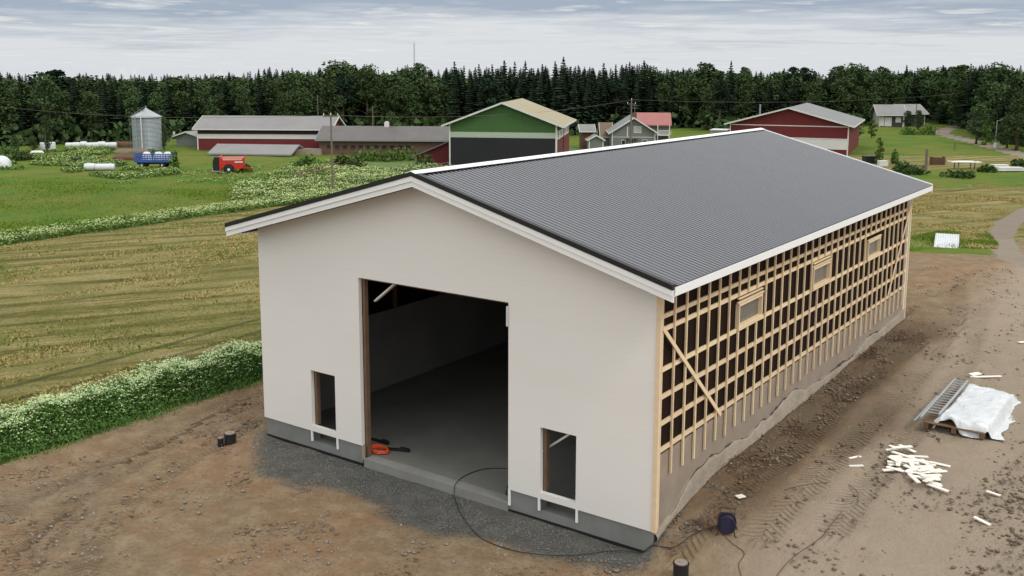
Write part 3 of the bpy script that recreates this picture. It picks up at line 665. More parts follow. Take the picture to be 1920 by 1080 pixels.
# cable reel
c = at(1362, 1001); reel = empty('cable_reel', c, rad(20), 'dark blue cable reel with carrying frame standing on the dirt', 'cable reel')
RB = mat('dark_blue_plastic', (0.02, 0.02, 0.05), 0.45)
for s_ in (-.12, .12):
    MB().lathe([(.02, s_-.012), (.20, s_-.012), (.21, s_), (.20, s_+.012), (.02, s_+.012)], (0, 0, .26), 28, 'y').build('flange', RB, reel)
MB().lathe([(.165, -.105), (.175, -.06), (.165, 0), (.175, .06), (.165, .105)], (0, 0, .26), 24, 'y').build('wound_cable', BLACK_PLASTIC, reel, True)
MB().path([(-.24,-.16,.02),(-.2,-.16,.02),(-.13,-.16,.3),(-.17,-.16,.54),(-.14,-.16,.57),(.14,-.16,.57),(.17,-.16,.54),(.13,-.16,.3),(.2,-.16,.02),(.24,-.16,.02)], .013, 6).build('carrying_frame', BLACK_PLASTIC, reel)
MB().path([(-.24,.16,.02),(-.13,.16,.3),(-.17,.16,.54),(.17,.16,.54),(.13,.16,.3),(.24,.16,.02)], .013, 6).build('carrying_frame', BLACK_PLASTIC, reel)
# offcuts
def offcut(px, py, L, wd, th, an, label, lift=0.0, group=None, tilt=0.0):
    p = at(px, py, None); p.z = float(gz(p.x, p.y))+0.045+lift
    o = MB().box(-L/2, L/2, -wd/2, wd/2, -th/2, th/2).build('timber_offcut', TIMBER_PALE, None, loc=p, bevel=.003)
    o.rotation_euler = (random.uniform(-.06, .06), tilt+random.uniform(-.05, .05), an)
    return tag(o, label, 'offcut', group)
rr_ = random.Random(11)
G_ = 'pale timber offcuts in the scattered heap'
for k in range(44):
    t = rr_.random()
    px = 1714 + rr_.gauss(0, 17) + 34*(t-.5); py = 882 + rr_.gauss(0, 11) + 36*(t-.5)
    if k >= 34: px, py = [(1672,884),(1683,874),(1758,888),(1762,874),(1750,910),(1740,905),(1758,918),(1700,862),(1716,866),(1735,872)][k-34]
    an = rad(YAW) + rr_.choice([0.15, 2.2, .9, -.5, 1.4]) + rr_.gauss(0, .4)
    if k in (34, 35, 36): an = rad(YAW)+.1
    if k in (38, 39, 40): an = rad(YAW)-.9
    offcut(px, py, rr_.uniform(.38, .66), .11, .025, an, 'pale timber offcut in the scattered heap on the dirt', rr_.random()*.10 if k < 34 else 0.0, G_)
for (px, py, L, an, lb) in ((1603,861,.36,.35,'pale timber offcut lying alone left of the heap, the farther of two'), (1605,877,.36,.0,'pale timber offcut lying alone left of the heap, the nearer of two'),
        (1388,934,.20,.4,'small square pale offcut near the barn side wall and the reel'), (1841,981,.42,-1.15,'pale timber offcut lying alone at the right edge, below the heap'),
        (1672,846,.34,.2,'pale offcut in a crossed pair just above the heap, lower piece'), (1679,844,.36,-.8,'pale offcut in a crossed pair just above the heap, upper piece'),
        (1862,929,.34,-1.0,'weathered thin offcut right of the heap on the dirt')):
    wd = .17 if '1388' in str(px) else .085
    offcut(px, py, L, wd, .025, rad(YAW)+an, lb, .03 if 'upper' in lb else 0)
# plank and offcut beyond the tarp, and bits beside it
offcut(1848, 709, 1.0, .09, .03, rad(YAW)-.02, 'long pale plank on the dirt behind the white tarp')
offcut(1828, 706, .45, .16, .04, rad(YAW)+.5, 'short wide board across the end of the long plank behind the tarp', .035)
offcut(1893, 760, .35, .2, .03, rad(YAW)+1.4, 'short board poking out at the right side of the white tarp')
offcut(1918, 644, .45, .1, .03, rad(YAW)+.4, 'pale board at the right edge of the frame, beyond the tarp')
# pallet under a white tarp with a ladder-like frame lying along its left edge
pc = Vector((17.42, 11.35, 0)); gzp = float(gz(pc.x, pc.y)); ang = rad(-1)
pal = empty('pallet', (pc.x, pc.y, gzp), ang, 'old brown timber pallet under the white tarp on the dirt', 'pallet')
for k in range(19): MB().box(-.78, .78, -2.0+k*.21, -2.0+k*.21+.15, .17, .195).build('deck_board', TIMBER_OLD, pal)
for x_ in (-.78, -.05, .66): MB().box(x_, x_+.12, -2.0, 1.93, .02, .168).build('bearer', TIMBER_OLD, pal)
nx, ny = 64, 110; vs = []; fs = []
for i in range(nx):
    for j in range(ny):
        u, v = i/(nx-1)*2-1, j/(ny-1)*2-1
        x_ = u*.86 + .06*math.sin(5*v+1)*max(0, u) + .05*math.sin(11*v)*max(0, u)**3; y_ = v*(2.25 if v > 0 else 1.98) + .10*math.sin(4*u+1)*v
        if u > .2: y_ *= 1-.10*(u-.2)*(1 if v > 0 else .6)
        e = max(x_-.52, abs(y_)-1.86, 0); e2 = max(-.70-x_, 0)
        z_ = .36 + .05*math.sin(2.1*u+.6)*math.cos(2.6*v) - min(.42, e*1.9) - min(.2, e2*1.2) - .05*max(0, u)
        cr_ = max(abs(v)**6, max(0, u)**3)
        z_ += .030*math.sin(7*u+9*v)*(.25+cr_) + .05*math.sin(21*v-5*u+2)*cr_ + .03*math.sin(13*u+3*math.sin(6*v))*cr_
        z_ += .05*(float(vnoise(u*3+9, v*8+9, 1.0, 61))-.5) + .03*(float(vnoise(u*9+9, v*22+9, 1.0, 62))-.5)*(.4+cr_)
        vs.append((x_+.30, y_+.02, max(z_, .03+.02*rr_.random())))
for i in range(nx-1):
    for j in range(ny-1): fs.append((i*ny+j, (i+1)*ny+j, (i+1)*ny+j+1, i*ny+j+1))
tp = MB().add(vs, fs).build('tarpaulin', BAG, None, True, loc=(pc.x, pc.y, gzp), rz=ang)
sol_ = tp.modifiers.new('thickness', 'SOLIDIFY'); sol_.thickness = .006
tag(tp, 'crumpled white tarp draped over a pallet load on the dirt', 'tarp')
lf = empty('slatted_frame', (pc.x, pc.y, gzp), ang, 'grey ladder-like metal frame lying along the left edge of the white tarp', 'metal frame')
for x_, y0_, y1_ in ((-.80, -2.3, 1.75), (-.45, -1.75, 1.85)): MB().bar((x_, y0_, .40), (x_, y1_, .46), .045, .06).build('side_rail', GALV, lf)
MB().bar((-.98, -2.2, .22), (-.98, .4, .24), .045, .06).build('side_rail', GALV, lf)
for k in range(15): MB().bar((-.80, -1.72+k*.235, .405+k*.004), (-.45, -1.70+k*.235, .41+k*.004), .035, .025).build('rung', GALV, lf)
for k in range(11): MB().bar((-.98, -2.1+k*.235, .225), (-.80, -2.1+k*.235, .40), .03, .02).build('rung', GALV, lf)
# ribbed white sheets on the grass behind the barn
sc = at(1775, 457); an = rad(YAW)-.42
sh_ = empty('sheet_stack', sc, an, 'stack of ribbed white roofing sheets lying on the grass behind the barn', 'roofing sheets')
for k in range(3):
    mb = MB(); W_, L_ = 1.35, 5.2; vs = []; n = 40
    for i in range(n+1):
        x_ = -W_/2+W_*i/n; h = .03 if (i//2) % 2 else 0
        for j in range(7):
            v = j/6; vs.append((x_+.0*v, -L_/2+L_*v, .06+k*.05+h+.10*math.sin(v*2.6)))
    mb.add(vs, [(i*7+j, (i+1)*7+j, (i+1)*7+j+1, i*7+j+1) for i in range(n) for j in range(6)])
    mb.build('sheet', BAG, sh_)

# ------------------------------------------------------------------ farm buildings in the distance
def frame(pxl, pyl, pxr, pyr):
    a, b = at(pxl, pyl, 0), at(pxr, pyr, 0); d = b-a
    return a, math.atan2(d.y, d.x), d.length
def gable_house(name, label, cat, a, ang, L, D, eave, ridge, along, walls, roofm, ov=.4, th=.13, trim=WHITE_FAR, corner=True, ovs=None):
    """local x = along the facing side, y = away, z = up; the ridge runs along x ('x') or away from the viewer ('y')"""
    r = empty(name, (a.x, a.y, 0), ang, label, cat); ovs = ov if ovs is None else ovs
    wf, ws = walls
    f = MB()
    if along == 'y': f.prism([(0,0,-.2),(L,0,-.2),(L,0,eave),(L/2,0,ridge-.05),(0,0,eave)], (0,.15,0)); bk = MB().prism([(0,D-.15,-.2),(L,D-.15,-.2),(L,D-.15,eave),(L/2,D-.15,ridge-.05),(0,D-.15,eave)], (0,.15,0))
    else: f.box(0, L, 0, .15, -.2, eave); bk = MB().box(0, L, D-.15, D, -.2, eave)
    f.build('wall', wf, r); bk.build('wall', wf, r)
    for x0 in (0, L-.15):
        g = MB()
        if along == 'y': g.box(x0, x0+.15, .151, D-.151, -.2, eave)
        else: g.prism([(x0,.151,-.2),(x0,D-.151,-.2),(x0,D-.151,eave),(x0,D/2,ridge-.05),(x0,.151,eave)], (.15,0,0))
        g.build('side_wall', ws, r)
    W_ = L if along == 'y' else D; sl_ = (ridge-eave)/(W_/2); roof = MB(); ed = MB()
    for s_ in (-1, 1):
        e = W_/2+ov; zl = ridge-sl_*e
        if along == 'y':
            roof.prism([(L/2, -ovs, ridge+th), (L/2+s_*e, -ovs, zl+th), (L/2+s_*e, -ovs, zl), (L/2, -ovs, ridge)], (0, D+2*ovs, 0))
            ed.prism([(L/2, -ovs-.06, ridge+th+.02), (L/2+s_*(e+.05), -ovs-.06, zl+th+.01), (L/2+s_*(e+.05), -ovs-.06, zl-.06), (L/2, -ovs-.06, ridge-.05)], (0, .055, 0))
            x0 = L/2+s_*e; ed.box(min(x0, x0+.06*s_)+.002, max(x0, x0+.06*s_)+.002, -ovs, D+ovs, zl-.05, zl+th-.02)
        else:
            roof.prism([(-ovs, D/2, ridge+th), (-ovs, D/2+s_*e, zl+th), (-ovs, D/2+s_*e, zl), (-ovs, D/2, ridge)], (L+2*ovs, 0, 0))
            for x0 in (-ovs-.06, L+ovs+.005): ed.prism([(x0, D/2, ridge+th+.02), (x0, D/2+s_*(e+.05), zl+th+.01), (x0, D/2+s_*(e+.05), zl-.06), (x0, D/2, ridge-.05)], (.055, 0, 0))
            y0 = D/2+s_*e; ed.box(-ovs, L+ovs, min(y0, y0+.06*s_), max(y0, y0+.06*s_), zl-.05, zl+th-.02)
    ro = roof.build('roof', roofm, r); ed.build('barge_board', trim, ro)
    if corner:
        for x0 in (-.03, L-.12): MB().box(x0, x0+.15, -.04, -.003, -.1, eave).build('corner_board', trim, r)
    return r
def win_front(r, x, z, w_, h, y=0.0, fr=WHITE_FAR, pane=DARKPANE, side=False, t=.07, L=0):
    f = MB(); p = MB()
    def bx(m_, u0, u1, z0, z1, d0, d1):
        if side: m_.box(L-d1 if False else L+d0, L+d1, u0, u1, z0, z1)
        else: m_.box(u0, u1, y-d1, y-d0, z0, z1)
    bx(f, x, x+t, z, z+h, .003, .06); bx(f, x+w_-t, x+w_, z, z+h, .003, .06); bx(f, x+t, x+w_-t, z, z+t, .003, .06); bx(f, x+t, x+w_-t, z+h-t, z+h, .003, .06)
    o = f.build('window', fr, r); bx(p, x+t, x+w_-t, z+t, z+h-t, .004, .03); p.build('pane', pane, o); return o
def band(r, L, z0, z1, m, name='band', y=-.03): return MB().box(.12, L-.12, y, -.003, z0, z1).build(name, m, r)
# long red barn with grey roof
a, ang, L = frame(371, 281, 619, 282.6)
rb = gable_house('red_barn', 'long dark red barn with grey sheet roof and white band, right of the silo', 'barn', a, ang, L, 7.6, 2.95, 4.35, 'x', (RED_WALL, RED_WALL_Y), GREY_ROOF, .45)
band(rb, L, 1.55, 2.15, WHITE_FAR, 'white_band'); band(rb, L, 2.3, 2.8, BLACK_WALL, 'dark_band')
# long brown building with a row of windows
a, ang, L = frame(599, 289.5, 850, 291)
bb = gable_house('brown_farm_building', 'long low brown building with dark grey roof and a row of square windows', 'farm building', a, ang, L, 7.5, 1.95, 3.35, 'x', (BROWN_WALL, BROWN_WALL), DARK_ROOF, .4, trim=STEEL_GREY, corner=False)
for k in range(11): win_front(bb, 0.95+k*1.02, 0.72, .72, .55, fr=BROWN_WALL, pane=DARKPANE)
MB().box(7.9, 8.5, 3.4, 4.0, 3.2, 3.95).box(8.0, 8.4, 3.5, 3.9, 3.951, 4.1).build('roof_vent', WHITE_FAR, bb)
# low grey shed and walled clamp in front
a, ang, L = frame(402, 291, 540, 293)
ls = gable_house('shed', 'very low shed with wide pale grey roof in front of the long red barn', 'shed', a, ang, L, 5.0, .35, 1.15, 'x', (STEEL_GREY, RED_WALL_Y), GREY_ROOF, .6, corner=False, trim=STEEL_GREY)
a, ang, L = frame(530, 290, 602, 290.5); cl_ = empty('silage_clamp', (a.x, a.y, 0), ang, 'low pale concrete silage clamp between the low shed and the brown building', 'clamp')
MB().box(0, L, 0, .2, -.2, .75).build('clamp_wall', CONCRETE, cl_); MB().box(.0, .2, .201, 4, -.2, .75).build('clamp_wall', CONCRETE, cl_); MB().box(.21, L, .21, 3.9, -.2, .55).build('clamp_cover', STEEL_GREY, cl_)
# small dark shed left of the red barn
a, ang, L = frame(331, 274, 372, 275)
gable_house('shed', 'small dark open shed with pale roof between the silo and the red barn', 'shed', a, ang, L, 3.5, 1.45, 2.0, 'y', (HOUSE_GREY, HOUSE_GREY), GREY_ROOF, .3, corner=False)
# green barn
a = at(843, 317, 0); b = at(1043, 320.5, 0); d = b-a; ang = math.atan2(d.y, d.x); L = d.length
gb = gable_house('green_barn', 'tall barn with green gable, black lower wall and beige sheet roof', 'barn', a, ang, L, 15.0, 5.0, 7.25, 'y', (GREEN_WALL, RED_WALL_Y), BEIGE_ROOF, .75, ovs=.5)
MB().box(.125, L-.125, -.034, -.003, 3.52, 4.12).build('white_band', mat('pale_green_band', (.40,.46,.36), .7), gb)
MB().box(.125, L-.125, -.03, -.003, -.1, 3.515).build('lower_wall', BLACK_WALL, gb)
MB().box(L+.003, L+.02, .1, 13.5, 3.3, 4.25).build('white_band', WHITE_FAR, gb)
for k in range(4): win_front(gb, 1.0+k*3.0 + (1.2 if k > 1 else 0), 3.4, 1.0, .75, side=True, L=L+.02, fr=WHITE_FAR)
MB().box(L+.003, L+.06, 7.0, 7.3, 0, 5.0).build('drain_post', BLACK_WALL, gb); MB().box(L-.1, L+.06, -.05, .12, 0, 5).build('corner_board', WHITE_FAR, gb)
# lean-to on its left
p0 = at(771, 300, 0); le = empty('lean_to', (a.x, a.y, 0), ang, 'dark red lean-to with sloping pale roof against the green barn', 'lean-to')
MB().prism([(-.1, 2, -.2), (-.1, 2, 3.0), (-4.2, 2, 1.2), (-4.2, 2, -.2)], (0, 3.5, 0)).build('wall', RED_WALL, le)
MB().prism([(-.06, 1.6, 3.15), (-4.8, 1.6, 1.1), (-4.8, 1.6, .98), (-.06, 1.6, 3.03)], (0, 4.3, 0)).build('roof', GREY_ROOF_Y, le)
# small brown sheds between green barn and house
a, ang, L = frame(1104, 283, 1131, 283)
sg = gable_house('garden_shed', 'small grey gabled shed between the green barn and the grey house', 'shed', a, ang, L, 2.5, 1.5, 2.05, 'y', (HOUSE_GREY, HOUSE_GREY), GREY_ROOF_Y, .2)
a, ang, L = frame(1090, 279, 1112, 279)
gable_house('brown_annex', 'small brown annex with grey roof behind the green barn corner', 'annex', a, ang, L, 3, 2.5, 3.2, 'x', (RUST, RUST), GREY_ROOF, .3, corner=False)
a, ang, L = frame(1128, 272, 1146, 272)
gable_house('tan_outhouse', 'small outhouse with brown sloping roof left of the grey house', 'outhouse', a, ang, L, 3, 1.4, 3.1, 'x', (HOUSE_GREY, HOUSE_GREY), mat('brown_roof', (.17,.12,.08), .7), .25, corner=False)
# grey house
a, ang, L = frame(1147, 279, 1228, 279.5)
gh = gable_house('grey_house', 'grey gabled house with white window frames seen over the barn ridge', 'house', a, ang, L, 8, 2.35, 4.25, 'y', (HOUSE_GREY, HOUSE_GREY), GREY_ROOF_Y, .45, ovs=.4)
win_front(gh, 3.0, 2.2, 1.05, .95, pane=mat('curtain', (.42,.40,.36), .8)); win_front(gh, 1.3, .35, .6, .9); win_front(gh, 2.3, .45, .7, .85); win_front(gh, 4.2, .45, .7, .85)
MB().box(.1, L-.1, -.03, -.003, 1.60, 1.68).build('trim_board', WHITE_FAR, gh); MB().box(2.05, 2.2, -.05, -.003, 1.7, 3.1).build('down_pipe', WHITE_FAR, gh)
MB().box(1.9, 3.6, -.8, -.003, 1.42, 1.52).build('porch_roof', DARK_ROOF, gh)
MB().box(L/2-.1, L/2+.45, 1.2, 1.8, 3.7, 4.95).build('chimney', BROWN_WALL, gh)
MB().path([(L/2+.2, 1.5, 4.9), (L/2+.2, 1.5, 6.1)], .025, 5).bar((L/2-.5, 1.5, 5.9), (L/2+.8, 1.5, 5.95), .03, .03).bar((L/2-.2, 1.5, 5.6), (L/2+.6, 1.5, 5.6), .03, .03).build('aerial', STEEL_GREY, gh)
# red roofed house behind it
a, ang, L = frame(1198, 269, 1252, 269.5)
rh = gable_house('red_roofed_house', 'pale house with faded red roof and balcony behind the grey house', 'house', a, ang, L, 6, 2.9, 4.35, 'x', (HOUSE_GREY, WHITE_FAR), PINK_ROOF, .45, trim=PINK_ROOF)
MB().box(2.6, L+.2, -1.2, -.01, 1.25, 1.38).build('balcony_floor', WHITE_FAR, rh)
mb = MB(); mb.box(2.6, L+.2, -1.2, -1.14, 2.0, 2.07)
for k in range(14): mb.box(2.62+k*.15, 2.69+k*.15, -1.19, -1.15, 1.38, 2.0)
mb.build('balcony_rail', WHITE_FAR, rh)
for x0 in (2.62, L+.08): MB().box(x0, x0+.12, -1.18, -1.06, 0, 2.85).build('balcony_post', WHITE_FAR, rh)
# right red barn
a, ang, L = frame(1367, 284.5, 1589, 292)
r2 = gable_house('red_gabled_barn', 'wide red barn with grey roof and a white band, gable facing the new barn', 'barn', a, ang, L, 20, 3.85, 5.95, 'y', (RED_WALL, RED_WALL_Y), GREY_ROOF_Y, .65, ovs=.55)
MB().box(.13, L-.13, -.03, -.003, 3.62, 3.74).build('trim_board', WHITE_FAR, r2); MB().box(.13, L-.13, -.03, -.003, .75, 2.0).build('white_band', WHITE_FAR, r2)
MB().box(.13, L-.13, -.05, -.003, 2.02, 2.16).build('trim_board', WHITE_FAR, r2)
MB().tube((3.4, 3.0, 4.4), (3.4, 3.0, 6.3), .11, n=10).build('flue_pipe', STEEL_GREY, r2)
a, ang, L = frame(1330, 276, 1362, 277)
bx = empty('grey_container', (a.x, a.y, 0), ang, 'pale grey box-like trailer just left of the wide red barn', 'container')
MB().box(0, L, 0, 3, .35, 2.4).build('container_body', mat('dull_grey_paint', (.27,.28,.27), .7, wave=('X', .25, .01, .3)), bx, bevel=.04); MB().box(-.05, L+.05, -.05, 3.05, 2.401, 2.5).build('roof', WHITE_FAR, bx); MB().box(.1, L-.1, .1, 2.9, 0, .349).build('underframe', RUBBER, bx)
# far house among the trees
a, ang, L = frame(1648, 238, 1693, 238.5)
fh = gable_house('bungalow', 'distant house with grey roof, white and dark walls among trees on the right', 'house', a, ang, L, 7, 2.5, 4.1, 'x', (mat('dark_house_wall', (.05,.055,.065), .8), WHITE_FAR), GREY_ROOF, .6)
MB().box(.15, .9, -.04, -.003, .2, 2.3).build('white_panel', WHITE_FAR, fh); MB().box(1.0, 2.3, -.05, -.003, .15, 1.9).build('garage_door', WHITE_FAR, fh); MB().box(3.0, 4.0, -.05, -.003, .9, 1.9).build('white_panel', WHITE_FAR, fh)
a2, ang2, L2 = frame(1694, 237, 1733, 237)
f2 = gable_house('annex', 'grey roofed wing half hidden by bushes right of the distant house', 'house', a2, ang2, L2, 7.5, 2.6, 4.1, 'x', (mat('dark_house_wall', (.05,.055,.065)), mat('dark_house_wall', (.05,.055,.065))), GREY_ROOF, .5)
# ------------------------------------------------------------------ silo, auger, poles
p = at(277.5, 281, 0); si = empty('grain_silo', p, rad(YAW), 'galvanised grain silo with a cone roof at the left edge of the farm', 'silo')
prof = []; zz = 0
while zz < 4.45: prof += [(1.84, zz), (1.90, zz+.085)]; zz += .17
GALV_V = mat('silo_steel', (.34,.38,.40), .5, (.24,.28,.30), .8, .8, metal=.3)
MB().lathe(prof, n=32).build('silo_wall', GALV_V, si)
MB().lathe([(2.02, 4.42), (2.0, 4.5), (.25, 5.5), (.2, 5.62), (.12, 5.64)], n=24).build('cone_roof', GALV, si)
MB().tube((0,0,5.6), (0,0,5.95), .07, n=8).build('roof_cap', GALV, si)
MB().tube((.0,-2.05,.0), (.0,-2.05,4.5), .075, n=8).build('down_pipe', WHITE_FAR, si); MB().tube((-.78,-1.85,0), (-.80,-1.85,4.9), .05, n=8).build('filling_pipe', GALV, si)
mb = MB()
for s_ in (-.2, .2): mb.tube((-1.95+s_*.3, -.55+s_, 0), (-1.95+s_*.3, -.55+s_, 4.6), .02, n=5)
for k in range(15): mb.tube((-2.01,-.75,.2+k*.3), (-1.89,-.35,.2+k*.3), .015, n=4)
mb.build('ladder', STEEL_GREY, si); MB().bar((-1.95,-.6,4.55), (-.2,-.25,5.75), .5, .04).build('roof_ladder', STEEL_GREY, si)
q = at(309, 279, 0); au = empty('grain_auger', q, rad(YAW), 'slanting grey auger pipe beside the grain silo', 'auger')
MB().tube((0,.2,.3), (1.25,.2,2.05), .06, n=8).build('auger_tube', GALV, au); MB().obox((1.3,.2,2.15), (.12,0,0), (0,.1,0), (0,0,.2)).build('auger_motor', WHITE_FAR, au)
MB().tube((1.0,.2,0), (1.0,.2,1.7), .03, n=6).build('support_leg', STEEL_GREY, au)
def power_pole(px, py, toppy, label, arm=1.5, r=.09, armz=.25, name='power_pole'):
    p = at(px, py, 0); h = top_z(p, toppy); r_ = empty(name, p, rad(YAW), label, 'power pole')
    MB().tube((0,0,-.3), (0,0,h), r*1.2, r*.8, 10).build('pole_shaft', POLE_WOOD, r_)
    if arm:
        MB().bar((-arm/2,-.05,h-armz), (arm/2,-.05,h-armz), .09, .09).build('crossarm', POLE_WOOD, r_)
        for k in (-1, 0, 1): MB().lathe([(.03,0),(.06,.05),(.035,.1),(.055,.15),(.02,.2)], (k*arm*.46, -.05, h-armz+.05 if k else h), 10).build('insulator', WHITE_FAR, r_)
    return Vector((p.x, p.y, h))
pA = power_pole(624, 362, 216, 'grey power pole with a crossarm standing in the white flowers before the brown building', 1.35, .085, .1)
pB = power_pole(1182, 290, 187, 'power pole with crossarm in front of the grey house', 1.1, .11, .55)
pC = power_pole(700, 285, 199, 'slim bare pole behind the long brown building', 0, .06)
pD = power_pole(598, 275, 178, 'thin tall pole behind the right end of the long red barn', 0, .05)
pE = power_pole(1716, 238, 195, 'short dark pole behind the distant house on the right', 0, .09)
MB().tube((0,0,0), (.5,-.1,.35), .03, n=6)
def wire(a, b, sag, label, r=.013):
    pts = [a.lerp(b, k/24)-Vector((0,0,sag*4*(k/24)*(1-k/24))) for k in range(25)]
    tag(MB().path(pts, r, 4).build('power_line', POLE_WOOD), label, 'power line')
offL = Vector((RT[0], RT[1], 0))
wire(pA, pB, .9, 'thin power line spanning between the two crossarm poles')
wire(pA, pA-offL*55+Vector((0,0,-.3))+Vector((-.577,.817,0))*42, .9, 'thin power line running left from the flower meadow pole past the silo')
wire(pB, pB+offL*60+Vector((-.577,.817,0))*40, .8, 'thin power line running right from the pole by the grey house')
# street lamp on the right
p = at(1866, 277, 0); h = top_z(p, 226); sl_ = empty('street_lamp', p, rad(YAW), 'pale street lamp post at the forest edge beside the gravel road', 'street lamp')
MB().tube((0,0,0), (0,0,h), .11, .07, 10).build('lamp_post', GALV, sl_); MB().bar((0,0,h-.05), (.75,0,h+.1), .06, .06).build('lamp_arm', GALV, sl_); MB().obox((.85,0,h+.12), (.3,0,0), (0,.14,0), (0,0,.07)).build('lamp_head', WHITE_FAR, sl_, bevel=.03)
MB().obox((.15,-.1,.35), (.3,0,0), (0,.3,0), (0,0,.35)).build('meter_box', WHITE_FAR, sl_, bevel=.03)
# far radio mast above the trees
d_ = at(778, 200, 0); p = Vector((CAM[0], CAM[1], 0)) + (d_-Vector((CAM[0], CAM[1], 0))).normalized()*900; h = top_z(p, 76)
mm = MB()
for k in range(3):
    t = 2*math.pi*k/3; mm.tube((.5*math.cos(t), .5*math.sin(t), 0), (.5*math.cos(t), .5*math.sin(t), h-3), .10, n=5)
for k in range(int(h//2)):
    for j in range(3):
        t, t2 = 2*math.pi*j/3, 2*math.pi*(j+1)/3; mm.tube((.5*math.cos(t), .5*math.sin(t), k*2), (.5*math.cos(t2), .5*math.sin(t2), k*2+1.6), .05, n=4)
mm.tube((0,0,h-4), (0,0,h), .10, n=5)
tag(mm.build('radio_mast', STEEL_GREY, None, loc=p), 'thin lattice radio mast rising far behind the forest', 'mast')
# ------------------------------------------------------------------ machines and farm clutter
def wheel(r_, x, y, r, wd, name='wheel'):
    wv = MB().lathe([(r*.62, -wd/2), (r*.95, -wd/2), (r, -wd*.3), (r, wd*.3), (r*.95, wd/2), (r*.62, wd/2)], (x, y, r), 24, 'y').build(name, RUBBER, r_, True)
    MB().lathe([(r*.2, -wd*.55), (r*.6, -wd*.42), (r*.615, wd*.42), (r*.2, wd*.55)], (x, y, r), 20, 'y').build('rim', WHITE_FAR, wv); return wv
a, ang, L = frame(397, 326, 459, 325)
mw = empty('feed_wagon', (a.x, a.y, 0), ang, 'bright red feed wagon with black rear hatch parked on the grass', 'farm wagon')
MB().prism([(.85, .1, .55), (L*.82, .1, .40), (L*.97, .1, .55), (L*.98, .1, 1.62), (.85, .1, 1.62)], (0, 1.7, 0)).build('wagon_body', RED_PAINT, mw, bevel=.04)
MB().prism([(.12, .15, .35), (.84, .15, .42), (.84, .15, 1.72), (.30, .15, 1.75), (.12, .15, 1.3)], (0, 1.6, 0)).build('rear_hatch', BLACK_PLASTIC, mw, bevel=.04)
MB().box(.80, .98, .04, 1.86, .3, 1.78).build('hatch_frame', RED_PAINT, mw, bevel=.02)
MB().box(1.15, L*.93, .06, .10, 1.38, 1.56).build('top_rail', mat('pale_pink', (.66,.40,.34), .6), mw, bevel=.01); MB().box(L*.70, L*.95, .065, .0985, 1.12, 1.26).build('pale_stripe', WHITE_FAR, mw)
MB().box(.0, .9, .0, 1.8, .18, .30).build('tail_board', STEEL_GREY, mw); MB().bar((L*.9, .9, .5), (L*1.25, .9, .42), .12, .12).build('drawbar', RED_PAINT, mw); MB().bar((L*.98,.5,1.5), (L*1.06,.5,1.9), .1, .1).build('spout', RED_PAINT, mw)
MB().lathe([(.43, -.02), (.56, -.02), (.56, .25), (.43, .25)], (L*.52, .06, .45), 24, 'y').build('mudguard', BLACK_PLASTIC, mw)
wheel(mw, L*.52, .0, .42, .3); wheel(mw, L*.52, 1.85, .42, .3)
a, ang, L = frame(252, 315, 322, 315)
bt = empty('blue_trailer', (a.x, a.y, 0), ang, 'blue slatted trailer holding white sacks in the meadow below the silo', 'trailer')
mb = MB(); mb.box(0, L, 0, 1.8, .62, .74); mb.build('trailer_bed', BLUE, bt)
mb = MB()
for k in range(15): mb.box(.03+k*(L-.1)/14, .09+k*(L-.1)/14, -.02, .0, .741, 1.5)
for z_ in (.78, 1.02, 1.26, 1.46): mb.box(.0, L, .001, .04, z_, z_+.11)
mb.build('slatted_side', BLUE, bt)
mb = MB()
for z_ in (.78, 1.02, 1.26, 1.46): mb.box(.0, L, 1.76, 1.799, z_, z_+.11); mb.box(.0, .04, .05, 1.75, z_, z_+.11); mb.box(L-.04, L, .05, 1.75, z_, z_+.11)
mb.build('slatted_side', BLUE, bt)
MB().box(.2, L-.2, .3, 1.5, .40, .618).build('chassis', RUBBER, bt); MB().bar((L-.1, .9, .5), (L+.8, .9, .4), .1, .1).build('drawbar', RUST, bt)
for x_ in (.8, L*.74): wheel(bt, x_, .12, .30, .22); wheel(bt, x_, 1.7, .30, .22)
def blob(name, px, py, rx, ry, h, m, label, cat, seed=1, group=None, z0=0.0, rz=0.0, lump=.12, p=None):
    r_ = random.Random(seed); p = at(px, py, 0) if p is None else p; vs = []; fs = []; n, k = 20, 9
    ph = [r_.uniform(0, 6) for _ in range(6)]
    for j in range(k+1):
        v = j/k
        for i in range(n):
            t = 2*math.pi*i/n; rr = math.cos(v*math.pi/2)**.55 if v < 1 else 0.02
            f = 1+lump*math.sin(2*t+ph[0])+lump*.7*math.sin(5*t+ph[1]+3*v)+lump*.4*math.sin(9*t+ph[2]+5*v)
            vs.append((rx*rr*f*math.cos(t), ry*rr*f*math.sin(t), h*math.sin(v*math.pi/2)*(1+lump*.5*math.sin(3*t+ph[3])) - (.08 if j == 0 else 0)))
    for j in range(k):
        for i in range(n): fs.append((j*n+i, j*n+(i+1) % n, (j+1)*n+(i+1) % n, (j+1)*n+i))
    fs.append(tuple(range(k*n, (k+1)*n)))
    return tag(MB().add(vs, fs).build(name, m, None, True, loc=(p.x, p.y, z0), rz=rad(YAW)+rz), label, cat, group)
tp0 = at(252, 315, 0)
for k, lx in enumerate((1.1, 2.45, 4.35)[:3]):
    lx = min(lx, L-.7); q = Vector((a.x+lx*math.cos(ang)-.9*math.sin(ang), a.y+lx*math.sin(ang)+.9*math.cos(ang), 0))
    blob('feed_sack', 0, 0, .55, .5, .95, BAG, ('white sack at the left end of the blue trailer', 'white sack in the middle of the blue trailer', 'white sack at the right end of the blue trailer')[k], 'sack', 20+k, 'sacks in the blue trailer', .745, p=q)
